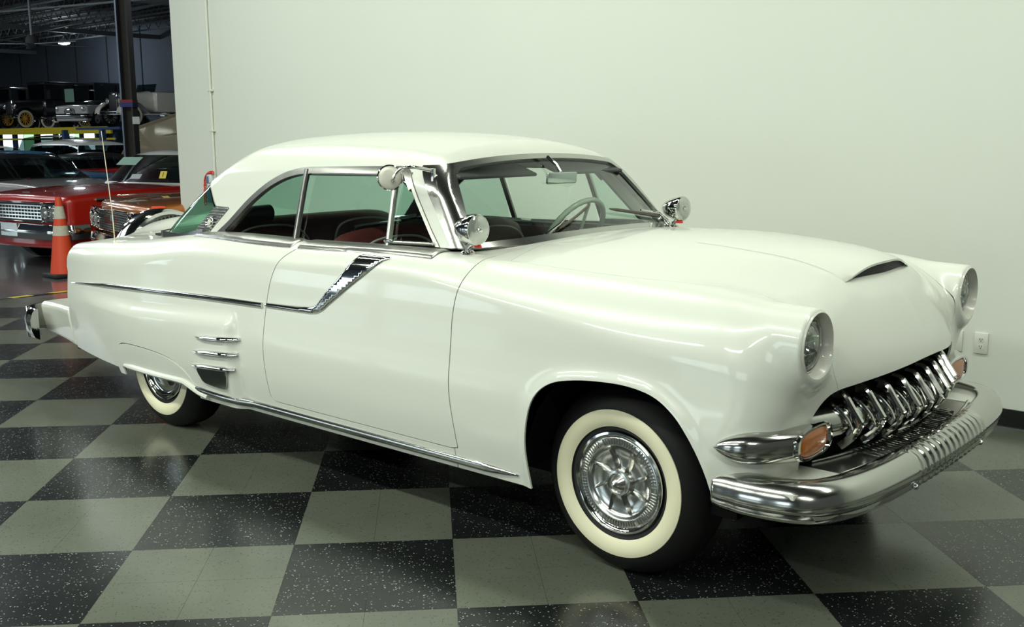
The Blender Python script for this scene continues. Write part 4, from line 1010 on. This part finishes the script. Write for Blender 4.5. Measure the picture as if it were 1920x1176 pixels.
MB().tube([(.205 * math.cos(2 * math.pi * k / 56), .205 * math.sin(2 * math.pi * k / 56), .0) for k in range(56)], [.0125 + .0018 * (k % 2) for k in range(56)], 10, closed=True).build('wheel_rim', 'ivory', g)
mb = MB()
for a in (0, math.pi): mb.tube([(.03 * math.cos(a), .03 * math.sin(a), -.03), (.20 * math.cos(a), .20 * math.sin(a), 0)], .008, 8)
mb.lathe([(.035, -.04), (.035, -.015), (.02, -.005), (.0001, 0)], 20); mb.build('wheel_spokes', 'ivory', g)
MB().tube([(0, 0, -.03), (0, 0, -.34)], .02, 10).build('steering_column', 'ivory', g)
mb = MB().box((0, 0, 0), (.016, .185, .052), bev=.007)
rv = mb.build('inside_mirror', 'inside_mirror', car); rv.location = (-.895, 0, 1.362); rv.rotation_euler = (0, .12, -.12)
MB().tube([(-.90, 0, 1.385), (-.93, .005, 1.42), (-.985, .01, 1.455)], .008, 8).build('mirror_stem', 'chrome', car)
for s in (-1, 1):
    MB().box((-1.05, s * .33, 1.405), (.17, .50, .016), Matrix.Rotation(.35, 3, 'Y'), bev=.007).build('sun_visor', 'black_vinyl', car)
text('54', .062, (-1.590, -.36, 1.055), (math.pi / 2 - .2, 0, math.pi / 2), 'piping', fs, 'seat_lettering')
text('MERCURY', .050, (-1.578, -.36, .990), (math.pi / 2 - .2, 0, math.pi / 2), 'piping', fs, 'seat_lettering')
# ================================================================== THINGS BY THE WALL AND IN THE HALL BEHIND
mat('cone', (0.80, 0.075, 0.02), 0.45); mat('cone_white', (0.62, 0.60, 0.48), 0.6, noise=(25, .2)); mat('red_chain', (0.72, 0.05, 0.03), .4); mat('sign_blue', (0.10, 0.20, 0.33), .4); mat('sign_white', (0.65, 0.70, 0.70), .4)
mat('tape_black', (0.015, 0.015, 0.015), .6)
cn = empty('traffic_cone', (-9.62, 1.86, 0)); tag(cn, 'orange traffic cone with two white bands behind the tail of the white car', 'traffic cone')
MB().box((0, 0, .02), (.36, .36, .04), bev=.012).build('cone_base', 'tape_black', cn)
def ring(z0, z1, m, nm, o=.0):
    R = lambda z: .145 - (.145 - .032) * (z - .04) / .86 + o
    MB().lathe([(R(z0), z0), (R(z1), z1)], 32, cap=(o == 0)).build(nm, m, cn)
ring(.04, .90, 'cone', 'cone_body'); ring(.66, .80, 'cone_white', 'white_band', .002); ring(.47, .58, 'cone_white', 'white_band', .002)
c = dpt(297, 392, 9.9)
cn2 = empty('traffic_cone', (c.x, c.y, c.z - .93)); tag(cn2, 'orange traffic cone whose square tip shows above the spare wheel', 'traffic cone')
MB().lathe([(.16, .04), (.045, .86), (.04, .90), (.0001, .90)], 24).build('cone_body', 'cone', cn2); MB().box((0, 0, .02), (.36, .36, .04), bev=.012).build('cone_base', 'tape_black', cn2)
MB().tube([(-.12, .02, .815), (.12, -.01, .825)], .018, 10).build('cone_bar', 'cone', cn2); MB().box((0, 0, .86), (.10, .10, .11), bev=.01).build('cone_cap', 'cone', cn2)
cn2.location.z = 0
# hazard tape lying on the floor where the tiles end
tp = empty('floor_tape', (-8.42, .5, 0)); tag(tp, 'yellow and black hazard tape on the floor behind the white car', 'tape')
for k in range(26): MB().prism([(-.03, -3.2 + k * .2), (.03, -3.2 + k * .2 + .04), (.03, -3.2 + k * .2 + .24), (-.03, -3.2 + k * .2 + .2)], .001, .0035, 'Z').build('tape_stripe', 'yellow' if k % 2 else 'tape_black', tp, smooth=False)
# red chain and tag on the conduit
ch = empty('plastic_chain', (-6.87, WY - .045, 1.20)); tag(ch, 'red plastic chain hanging beside the conduit on the wall', 'chain')
lk = None
pts = curve2([(.03, 0, .02), (-.02, 0, .015), (-.07, 0, -.01), (-.10, 0, -.06), (-.11, 0, -.13), (-.115, 0, -.22), (-.115, 0, -.30)], 3)
for k, p in enumerate(pts[:-1]):
    q = pts[k + 1]
    if lk is None: lk = MB().tube([(.026 * math.cos(a) * 1.0, 0, .014 * math.sin(a)) for a in np.linspace(0, 2 * math.pi, 14)[:-1]], .0045, 6, closed=True).build('chain_link', 'red_chain', ch); o = lk
    else: o = lk.copy(); COL.objects.link(o)
    o.location = p; o.rotation_euler = (math.pi / 2 * (k % 2), -math.atan2(q[2] - p[2], q[0] - p[0]), 0)
hb = empty('wall_box', (-6.90, WY - .03, 1.13)); tag(hb, 'small pale box with a blue foot hung on the red chain by the conduit', 'box')
MB().box((0, 0, .01), (.085, .05, .13), bev=.01).build('box_shell', 'sign_white', hb); MB().box((-.01, -.028, .02), (.035, .006, .07), bev=.004).build('box_window', 'sign_blue', hb); MB().box((-.005, 0, -.13), (.09, .05, .14), bev=.01).build('box_foot', 'sign_blue', hb)

# ------------------------------------------------------------------ a general car for the hall
def paintm(name, c, coat=1.0, rough=.3, metal=0.0): return mat(name, c, rough, metal, coat)
for nm, c, mt in (('paint_red', (.52, .018, .010), 0), ('paint_gold', (.42, .13, .015), .35), ('paint_silver', (.42, .38, .36), .2), ('paint_blue', (.035, .16, .32), .1), ('paint_teal', (.03, .22, .28), 0), ('paint_cream', (.60, .58, .50), 0),
                  ('paint_black', (.010, .011, .014), 0), ('paint_tan', (.36, .31, .20), 0), ('paint_crimson', (.30, .012, .012), 0), ('paint_white', (.62, .62, .58), 0)): paintm(nm, c, 1.0, .3, mt)
mat('glass_dark', (.012, .016, .018), .04, 0, 1.0); mat('grille_dark', (.02, .02, .025), .5); mat('yellow_wheel', (.65, .36, .04), .4); mat('green_paper', (.30, .48, .38), .7); mat('paper', (.60, .62, .66), .7)
BAND = [.075]
def gcar(name, label, loc, ang, body, roofm, L=(.88, 3.0, 1.25), hw=.96, hood=.98, deck=.97, roof_z=1.40, ws=(-.95, -1.45), rw=(-2.75, -3.35), grille=None, quad=True, stripe=None, fins=False, h=.04, group=None):
    root = empty(name, loc, ang); tag(root, label, 'car', group)
    fo, wb, ro = L
    def f1(x, y, z):
        a = np.abs(y); t = (x + wb + ro) / (fo + wb + ro)
        w = hw - .05 * (2 * t - 1) ** 4 - .055 * np.clip((.55 - z) / .3, 0, 1) ** 2 - .10 * np.clip((z - .80) / .3, 0, 1) ** 2
        tz = hood + (deck - hood) * sstep((-x) / wb) - .075 * np.clip((x + .5) / 1.4, 0, 1) ** 2 - .03 * (a / hw) ** 2
        d = rint(a - w, z - tz, .07); d = rint(d, np.maximum(x - fo + .12 * (a / hw) ** 3, -wb - ro + .10 * (a / hw) ** 3 - x), .07)
        d = rint(d, .24 - z, .05)
        for xc in (0, -wb): d = np.maximum(d, np.where(a > hw - .30, .375 - np.hypot(x - xc, z - .335), -1))
        return d
    V, F = nets(f1, (-wb - ro - .1, -1.08, .16), (fo + .1, .06, 1.15), h); V, F = cuts(V, F, lambda V: -V[:, 1])
    panel('body_shell', f1, V, F, body, root, th=0)
    def f2(x, y, z):
        a = np.abs(y); t = (z - hood) / (roof_z - hood)
        d = rint(a - (hw - .13 - .13 * t), z - roof_z + .05 * (a / .6) ** 2 + .04 * ((x - (ws[1] + rw[0]) / 2) / 1.0) ** 2, .08)
        return rint(rint(d, (x - (ws[0] + (ws[1] - ws[0]) * t) + .15 * a * a) * .75, .04), ((rw[1] + (rw[0] - rw[1]) * t) + .12 * a * a - x) * .75, .05)
    V, F = nets(f2, (rw[1] - .1, -1.0, hood - .12), (ws[0] + .1, .06, roof_z + .1), h); V, F = cuts(V, F, lambda V: -V[:, 1])
    zt = roof_z - BAND[0]
    gv = lambda V: np.minimum(np.minimum(zt - V[:, 2], V[:, 2] - hood - .015), np.maximum(np.abs((V[:, 0] - (ws[0] + (ws[1] - ws[0]) * (V[:, 2] - hood) / (roof_z - hood))) + .10) - .035, np.where(V[:, 1] > -(hw - .13 - .13 * (V[:, 2] - hood) / (roof_z - hood)) + .03, 1, -1)))
    panel('roof', f2, *cuts(V, F, lambda V: -gv(V)), roofm, root, th=0); panel('window_glass', f2, *cuts(V, F, gv), 'glass_hall', root, th=0, out=-.006)
    # seats seen through the glass
    MB().box(((ws[1] + rw[0]) / 2 - .1, 0, hood - .02), (.18, hw * 1.45, .42), bev=.06).box((rw[0] + .12, 0, hood - .05), (.18, hw * 1.4, .40), bev=.06).build('seats', 'black_vinyl', root)
    whl = None
    for xc in (0, -wb):
        for s in (-1, 1):
            if whl is None:
                whl = MB().lathe([(.19, -.10), (.30, -.105), (.33, -.08), (.335, 0), (.33, .08), (.30, .10), (.19, .095), (.19, -.10)], 36, axis='Y', cap=False).build('wheel', 'rubber', root)
                MB().lathe([(.19, -.08), (.18, -.095), (.12, -.085), (.06, -.10), (.0001, -.105)], 28, axis='Y', cap=False).build('hubcap', 'chrome', whl); o = whl
            else: o = copy_tree(whl, root)
            o.location = (xc, s * (hw - .14), .335); o.rotation_euler = (0, 0, 0 if s < 0 else math.pi)
    def bpath(xf, sgn): return [(xf - sgn * .30, -hw - .01, .0), (xf - sgn * .10, -hw + .0, 0), (xf + sgn * .05, -hw + .16, 0), (xf + sgn * .09, -.4, 0), (xf + sgn * .10, 0, 0), (xf + sgn * .09, .4, 0), (xf + sgn * .05, hw - .16, 0), (xf - sgn * .10, hw, 0), (xf - sgn * .30, hw + .01, 0)]
    for xf, sgn, nm in ((fo - .02, 1, 'front_bumper'), (-wb - ro + .02, -1, 'rear_bumper')):
        P = curve2([(p[0], p[1]) for p in bpath(xf, sgn)], 4)
        MB().tube([(p[0], p[1], .45) for p in P], .19, prof=[(q[1] * .40 * sgn, q[0]) for q in [(-.5, -.3), (-.45, .2), (-.15, .42), (.0, .5), (.15, .42), (.45, .2), (.5, -.3)]], up=(0, 0, 1)).build(nm, 'chrome', root, angle=50)
    gz = hood - .27
    if grille:
        gm = MB().box((fo - .005, 0, gz), (.03, hw * 1.16, .20)).build('grille', 'grille_dark', root, smooth=False)
        if grille == 'bars':
            for k in range(5): MB().box((fo + .015, 0, gz - .08 + k * .04), (.02, hw * 1.14, .014)).build('grille_bar', 'chrome', gm, smooth=False)
            mb = MB()
            for k in range(17): mb.box((fo + .012, -hw * .55 + hw * 1.1 * k / 16, gz), (.01, .008, .17))
            mb.build('grille_uprights', 'chrome', gm, smooth=False)
        else:
            mb = MB()
            for k in range(8): mb.box((fo + .012, 0, gz - .09 + k * .026), (.012, hw * 1.1, .005))
            for k in range(23): mb.box((fo + .014, -hw * .55 + hw * 1.1 * k / 22, gz), (.012, .007, .19))
            mb.build('grille_mesh', 'chrome', gm, smooth=False)
        MB().box((fo + .01, 0, gz + .115), (.03, hw * 1.16, .022), bev=.006).build('grille_rim', 'chrome', gm); MB().box((fo + .01, 0, gz - .115), (.03, hw * 1.16, .022), bev=.006).build('grille_rim', 'chrome', gm)
        for s in (-1, 1):
            hb_ = MB().box((fo - .015, s * (hw - .24), gz + .005), (.07, .40, .25), bev=.03).build('headlight_bezel', 'chrome', root)
            for q in ((-.088, .088) if quad else (0,)):
                MB().lathe([(.088, .0), (.082, .018), (.070, .020), (.068, .012)], 24, (fo + .018, s * (hw - .24) + q, gz + .005), 'X', cap=False).build('headlight_ring', 'chrome', hb_)
                MB().lathe([(.072, .010), (.05, .026), (.0001, .032)], 24, (fo + .018, s * (hw - .24) + q, gz + .005), 'X', cap=False).build('headlight', 'lens', hb_)
    if stripe:
        for s in (-1, 1):
            MB().box(((fo - wb - ro) / 2 - .1, s * (hw - .012), hood - .13), (fo + wb + ro - .7, .02, .045), bev=.006).build('side_moulding', stripe, root)
    MB().tube([(ws[0] + .02, -.62, hood - .02), (ws[0] - .02, -.30, hood + .02)], .008, 6).build('wiper', 'chrome', root)
    return root
glass('glass_hall', (0.26, 0.32, 0.31))
FWp = Vector((-11.862, 2.715, 0)); a_ = math.radians(-82); h_ = Vector((math.cos(a_), math.sin(a_), 0)); w_ = Vector((-h_.y, h_.x, 0))
o_ = FWp + w_ * .775
rc = gcar('car', 'bright red coupe with silver barred grille and paired headlights behind the orange cone', (o_.x, o_.y, 0), a_, 'paint_red', 'paint_white', L=(.86, 3.02, 1.35), hood=.95, grille='bars', stripe='chrome_worn', ws=(-.90, -1.42), rw=(-2.5, -3.1), h=.03)
MB().box((.70, 0, .905), (.02, .16, .012)).build('hood_badge', 'chrome', rc); MB().tube([(.45, 0, .925), (.30, 0, .96), (.2, 0, .94)], .008, 6).build('hood_ornament', 'chrome', rc)
MB().box((.97, .0, .47), (.01, .34, .16)).build('number_plate', 'chrome_worn', rc)
# papers behind its windscreen
def slab(name, u, v, D, w, h, m, yaw, tilt=-.35, lab=None, cat=None, parent=None):
    p = dpt(u, v, D); o = MB().box((0, 0, 0), (w, .004, h)).build(name, m, parent, smooth=False)
    Mw = Matrix.Translation(p) @ Matrix.Rotation(yaw, 4, 'Z') @ Matrix.Rotation(tilt, 4, 'X')
    o.matrix_local = (Matrix.Translation(parent.location) @ Matrix.Rotation(parent.rotation_euler.z, 4, 'Z')).inverted() @ Mw; cat = None
    if lab: tag(o, lab, cat)
    return o
GA = math.radians(-103)
gd = dpt(176, 414, 11.75); wg_ = Vector((-math.sin(GA), math.cos(GA), 0)); hg_ = Vector((math.cos(GA), math.sin(GA), 0))
go = gd + wg_ * (.96 - .15) - hg_ * .87; go.z = 0
gc = gcar('car', 'gold and orange car with fine mesh grille and twin headlights behind the spare wheel', go, GA, 'paint_gold', 'paint_gold', L=(.86, 2.9, 1.2), hood=.95, grille='mesh', ws=(-.90, -1.40), rw=(-2.5, -3.1), h=.03)
MB().box((.45, -.45, .935), (.5, .03, .02), bev=.006).build('fender_ornament', 'chrome', gc); MB().box((.882, -.02, .71), (.02, .08, .06), bev=.008).build('grille_badge', 'sign_blue', gc)
def at_uv(u, v, D): p = dpt(u, v, D); return (p.x, p.y, 0)
gcar('car', 'pale silver coupe with black side window left behind the red coupe', (-14.0, 4.15, 0), math.radians(7), 'paint_silver', 'paint_black', L=(.9, 2.7, 1.1), hood=.93, deck=.95, roof_z=1.33, ws=(-.55, -1.35), rw=(-2.1, -3.1))
gcar('car', 'dark blue long-nosed car behind the pale silver coupe', (-18.2, 6.1, 0), math.radians(3), 'paint_blue', 'paint_blue', L=(.9, 2.8, 1.2), hood=.93, deck=.95, roof_z=1.33, ws=(-.85, -1.55), rw=(-2.4, -3.2))
BAND[0] = .19
gcar('car', 'turquoise station wagon with a long white roof in the middle of the hall', (-31.3, 11.8, 0), math.radians(180), 'paint_teal', 'paint_white', L=(.9, 3.0, 1.3), hood=1.04, deck=1.04, roof_z=1.56, ws=(-.60, -1.0), rw=(-3.9, -4.2))
BAND[0] = .075
gcar('car', 'cream car of which the flat roof shows at the left edge of the hall', (-25.6, 8.5, 0), 0.0, 'paint_crimson', 'paint_cream', L=(.9, 2.9, 1.2), hood=1.0, roof_z=1.40)
gcar('car', 'black rounded sedan behind the white-roofed wagon', (-39.4, 15.1, 0), math.radians(180), 'paint_black', 'paint_black', L=(.8, 2.8, 1.1), hood=1.05, deck=1.05, roof_z=1.70, ws=(-.6, -1.0), rw=(-2.9, -3.6))
gcar('car', 'small red car showing between the blue car and the raised tan hood', (-22.55, 8.15, 0), math.radians(180), 'paint_red', 'paint_black', L=(.8, 2.5, .9), hood=.90, deck=.92, roof_z=1.25, ws=(-.6, -1.2), rw=(-1.9, -2.6))
# car with its tan hood raised
rb_ = gcar('car', 'car with its big tan hood raised behind the red coupe', at_uv(322, 330, 26.2), math.radians(-90), 'paint_tan', 'paint_tan', L=(.9, 2.9, 1.2), hood=.95, roof_z=1.36)
A_ = [dpt(256, 238, 26.9), dpt(345, 208, 27.2), dpt(345, 345, 27.4), dpt(196, 345, 27.2)]
inv_ = (Matrix.Translation(rb_.location) @ Matrix.Rotation(rb_.rotation_euler.z, 4, 'Z')).inverted()
n_ = (A_[1] - A_[0]).cross(A_[3] - A_[0]).normalized() * .03
P_ = [inv_ @ p for p in A_] + [inv_ @ (p + n_) for p in A_]
mb = MB().add(P_, [(3, 2, 1, 0), (4, 5, 6, 7), (0, 1, 5, 4), (1, 2, 6, 5), (2, 3, 7, 6), (3, 0, 4, 7)])
rh = mb.build('raised_hood', 'paint_tan', rb_, smooth=False)
q0 = A_[0] * .72 + A_[3] * .28; q1 = A_[1] * .72 + A_[2] * .28
nn_ = n_ if n_.dot(cf) < 0 else -n_ * .2
MB().tube([tuple(inv_ @ (q0 + nn_)), tuple(inv_ @ (q1 + nn_))], .02, 6).build('hood_brace', 'paint_tan', rh)

# ------------------------------------------------------------------ vintage cars on the raised deck
DY = 17.4; DZ_ = 2.02
dk = empty('storage_deck', (-45, DY, 0)); tag(dk, 'long raised parking deck with a yellow front beam in the far hall', 'platform')
xr = -35.2 + 45
MB().box(((xr - 18) / 2, 1.62, DZ_ - .03), (xr + 18, 5.3, .06)).build('deck_floor', 'tape_black', dk, smooth=False)
MB().box(((xr - 18) / 2, -1.09, DZ_ - .135), (xr + 18, .08, .26)).build('deck_beam', 'yellow', dk, smooth=False)
MB().box(((xr - 18) / 2, -.95, DZ_ - .46), (xr + 18, .05, .07)).build('deck_rail', 'yellow', dk, smooth=False)
for k in range(8): MB().box((-15.5 + k * 4.2, -.9, DZ_ / 2 - .1), (.16, .12, DZ_ - .2)).build('deck_post', 'blue_steel', dk, smooth=False)
def vcar(label, u, D, ang, body, cab=True, wheelm='black', roofm=None, s=1.0, tall=1.85, zb=DZ_, group=None):
    d = cf + cr * ((u - 960) / 1955.63); p = CP + d * ((D - CP.y) / d.y)
    r = empty('vintage_car', (p.x, p.y, zb), ang); tag(r, label, 'vintage car', group); roofm = roofm or body
    # long bonnet, radiator, body tub, cab, wings, running boards
    rows = []
    for x, w, z0, z1 in ((1.15, .26, .55, 1.12), (.9, .29, .53, 1.15), (.2, .38, .50, 1.20), (-.05, .48, .48, 1.24)):
        ring = []
        for k in range(20):
            a = 2 * math.pi * k / 20; ca, sa = math.cos(a), math.sin(a); ring.append((x, w * math.copysign(abs(ca) ** .6, ca), (z0 + z1) / 2 + (z1 - z0) / 2 * math.copysign(abs(sa) ** .6, sa)))
        rows.append(ring)
    mb = MB().grid(rows, closed_v=True); mb.f.append(tuple(range(20))); mb.build('bonnet', body, r)
    rd = MB().box((1.19, 0, .84), (.08, .50, .66), bev=.03).build('radiator', 'chrome', r); MB().box((1.235, 0, .83), (.02, .40, .52), bev=.01).build('radiator_core', 'grille_dark', rd)
    MB().box((-1.15, 0, .85), (2.2, 1.30, .72), bev=.10).build('body_tub', body, r)
    if cab:
        ct = MB().box((-1.15, 0, tall - .05), (2.15, 1.30, .14), bev=.06).build('roof', roofm, r)
        for x in (-.12, -.95, -1.6, -2.17):
            for y in (-.60, .60): MB().box((x, y, (1.2 + tall) / 2), (.07, .06, tall - 1.2)).build('window_pillar', body, r, smooth=False)
        for s_ in (-1, 1): MB().box((-1.15, s_ * .59, (1.2 + tall) / 2), (2.0, .01, tall - 1.25)).build('window_glass', 'glass_hall', r, smooth=False)
        MB().box((-.10, 0, (1.2 + tall) / 2), (.01, 1.15, tall - 1.25)).build('windscreen', 'glass_hall', r, smooth=False)
        MB().box((-2.19, 0, (1.2 + tall) / 2), (.04, 1.2, tall - 1.25)).build('back_panel', body, r, smooth=False)
    else:
        MB().box((-.10, 0, 1.33), (.02, 1.10, .28), Matrix.Rotation(-.3, 3, 'Y')).build('windscreen', 'glass_hall', r, smooth=False)
    whl = None
    for xc in (.95, -1.85):
        for s_ in (-1, 1):
            P = curve2([(xc + .50, .50), (xc + .42, .68), (xc + .20, .84), (xc - .05, .87), (xc - .30, .78), (xc - .50, .60), (xc - .75, .42)], 4)
            mb = MB().grid([[(q[0], s_ * (.50 + .30 * t), q[1] - .06 * (t - .5) ** 2 * 2) for t in (0, .25, .5, .75, 1)] for q in P]).grid([[(q[0], s_ * (.50 + .30 * t), q[1] - .03 - .06 * (t - .5) ** 2 * 2) for t in (0, .5, 1)] for q in P]); mb.build('wing', body, r)
            if whl is None:
                whl = MB().lathe([(.27, -.055), (.35, -.06), (.375, -.03), (.38, 0), (.375, .03), (.35, .06), (.27, .055), (.27, -.055)], 32, axis='Y', cap=False).build('wheel', 'rubber', r)
                MB().lathe([(.275, -.066), (.345, -.070), (.36, -.06)], 32, axis='Y', cap=False).build('whitewall', 'whitewall', whl)
                mb = MB().lathe([(.27, -.05), (.25, -.03), (.25, .03), (.27, .05)], 28, axis='Y', cap=False).lathe([(.07, -.08), (.06, -.10), (.0001, -.10)], 16, axis='Y').lathe([(.07, .08), (.07, -.08)], 16, axis='Y')
                for k in range(12):
                    a = math.pi * k / 6; mb.box((.16 * math.cos(a), 0, .16 * math.sin(a)), (.20, .03, .028 if wheelm != 'chrome' else .01), Matrix.Rotation(-a, 3, 'Y'))
                mb.build('spokes', wheelm, whl); o = whl
            else: o = copy_tree(whl, r)
            o.location = (xc, s_ * .66, .38); o.rotation_euler = (0, 0, 0 if s_ < 0 else math.pi)
    for s_ in (-1, 1):
        MB().box((-.45, s_ * .68, .42), (1.7, .26, .04)).build('running_board', body, r, smooth=False)
        hl = MB().lathe([(.0001, -.12), (.06, -.10), (.10, -.03), (.105, 0), (.09, .01)], 20, (1.22, s_ * .36, .88), 'X', cap=False).build('headlamp', 'chrome', r); MB().lathe([(.095, .0), (.05, .02), (.0001, .028)], 20, (1.22, s_ * .36, .88), 'X', cap=False).build('lamp_glass', 'lens', hl)
    MB().tube([(1.35, -.75, .52), (1.45, 0, .52), (1.35, .75, .52)], .03, 8).tube([(1.35, -.75, .43), (1.45, 0, .43), (1.35, .75, .43)], .022, 8).build('front_bumper', 'chrome', r)
    return r
def ua(deg): return math.radians(deg)
v1 = vcar('low black vintage car with chrome spoked wheels left of the yellow-wheeled sedan', 34, 17.3, ua(-80), 'paint_black', wheelm='chrome')
v2 = vcar('tall black vintage sedan with yellow spoked wheels in the middle of the deck', 98, 17.3, ua(-82), 'paint_black', wheelm='yellow_wheel', tall=1.95)
v3 = vcar('long black vintage sedan parked behind the pale roadster on the deck', 232, 20.9, ua(0), 'paint_black', tall=2.05)
v4 = vcar('red vintage car with a black roof at the left end of the deck', -28, 17.3, ua(-80), 'paint_crimson', roofm='paint_black')
v5 = vcar('red-bodied vintage car parked behind the yellow-wheeled black sedan', 108, 20.9, ua(0), 'paint_crimson', tall=1.95)
ro_ = gcar('car', 'pale grey open roadster with oval grille at the right end of the deck', (0, 0, 0), ua(-62), 'paint_white', 'glass_hall', L=(.75, 2.3, .8), hw=.78, hood=.92, deck=.90, roof_z=1.12, ws=(-.7, -.95), rw=(-1.25, -1.35), quad=False)
pr = CP + (cf + cr * ((180 - 960) / 1955.63)) * 44.0; ro_.location = (pr.x, pr.y, DZ_)
MB().lathe([(.0001, .03), (.10, .03), (.13, .02), (.16, .03), (.17, .01), (.16, -.02)], 28, (.74, 0, .62), R=Matrix(((0, 0, 1), (1.5, 0, 0), (0, 1, 0))), cap=False).build('oval_grille', 'chrome', ro_)
for s_ in (-1, 1): MB().lathe([(.10, 0), (.09, .03), (.0001, .05)], 20, (.68, s_ * .58, .72), 'X').build('headlight', 'lens', ro_)
v6 = vcar('cream vintage car with chrome headlamps above the raised tan hood', 296, 15.9, ua(-86), 'paint_cream', cab=False, zb=1.95)
# deck section that carries it
p6 = v6.location; sd = MB().box((p6.x - .4, p6.y + .6, 1.91), (3.0, 4.4, .08)).box((p6.x - 1.7, p6.y - 2.1, .93), (.16, .16, 1.87)).box((p6.x + .9, p6.y - 2.1, .93), (.16, .16, 1.87)).box((p6.x - 1.7, p6.y + 2.1, .93), (.16, .16, 1.87)).box((p6.x + .9, p6.y + 2.1, .93), (.16, .16, 1.87)).build('lift_platform', 'blue_steel', smooth=False)
tag(sd, 'blue steel lift platform that carries the cream vintage car', 'platform')
# paper signs on the windscreens
for (pp, u, v, D, w, h, m, lb) in ((v1, 22, 188, 47.6, .45, .55, 'green_paper', 'pale green paper sign'), (v2, 79, 179, 46.5, .45, .55, 'paper', 'white paper sign'), (v2, 130, 179, 44.6, .50, .55, 'green_paper', 'pale green paper sign')):
    slab('paper_sign', u, v, D, w, h, m, .35, 0, lb, parent=pp)
slab('paper_sheet', 243, 302, 13.8, .42, .16, 'green_paper', .1, -.9, 'pale green sheet', parent=rc)
slab('paper_card', 255, 331, 13.3, .14, .09, 'paper', .5, -.9, 'violet-white card', parent=rc)
ys = slab('yellow_card', 306, 328, 13.0, .115, .095, 'yellow', .2, -.4, 'yellow card with a black letter', parent=rc)
text('I', .085, (0, -.004, 0), (math.pi / 2, 0, 0), 'tape_black', ys, 'letter')
# pendant lamp and big ceiling fan
p = dpt(120, 80, 46); pl = empty('pendant_lamp', (p.x, p.y, p.z)); tag(pl, 'lit white bell-shaped pendant lamp hanging over the deck', 'lamp')
mat('lamp_on', (1, 1, 1), .5, emit=(.95, 1, 1), estr=9.0); mat('lamp_shade', (.5, .55, .58), .4)
MB().lathe([(.05, .22), (.08, .16), (.20, .08), (.27, 0), (.26, -.01)], 28, cap=False).build('lamp_shade', 'lamp_shade', pl); MB().lathe([(.255, -.01), (.22, -.05), (.12, -.08), (.0001, -.09)], 28, cap=False).build('lamp_glow', 'lamp_on', pl); MB().tube([(0, 0, .2), (0, 0, 6.6 - p.z)], .012, 6).build('lamp_cord', 'joist', pl)
ll = bpy.data.lights.new('pendant_light', 'POINT'); ll.energy = 160; ll.shadow_soft_size = .25; ll.color = (.85, .95, 1); lo = bpy.data.objects.new('pendant_light', ll); COL.objects.link(lo); lo.location = (p.x, p.y, p.z - .3)
p = dpt(60, 78, 34); fn = empty('ceiling_fan', p); tag(fn, 'large dark ceiling fan with long thin blades left of the pendant lamp', 'fan')
MB().lathe([(.0001, .2), (.12, .2), (.20, .1), (.20, -.12), (.10, -.2), (.0001, -.2)], 20).build('fan_hub', 'hall_ceiling', fn); MB().tube([(0, 0, .1), (0, 0, 6.6 - p.z)], .04, 8).build('fan_rod', 'joist', fn)
for k in range(5):
    a = ua(15 + 72 * k); MB().box((1.1 * math.cos(a), 1.1 * math.sin(a), -.08), (1.9, .14, .02), a).build('fan_blade', 'joist', fn, smooth=False)
# fill panels added out of view to brighten the hall, then its lamps
area('hall_fill', (-17, -3, 6.5), (0, 0, 0), 8, 4, 350, (.85, .95, 1)); area('hall_fill', (-30, -1, 6.5), (0, 0, 0), 8, 5, 600, (.85, .95, 1)); area('hall_fill', (-46, 2, 6.5), (0, 0, 0), 9, 5, 1000, (.8, .92, 1))
for (x, y, e) in ((-14.5, 1.0, 190), (-19.5, 3.2, 260), (-26, 4.6, 320), (-21, 13.5, 300), (-33, 7.5, 450)):
    q = bpy.data.lights.new('hall_lamp', 'POINT'); q.energy = e; q.shadow_soft_size = .35; q.color = (.88, .96, 1); qo = bpy.data.objects.new('hall_lamp', q); COL.objects.link(qo); qo.location = (x, y, 5.9)
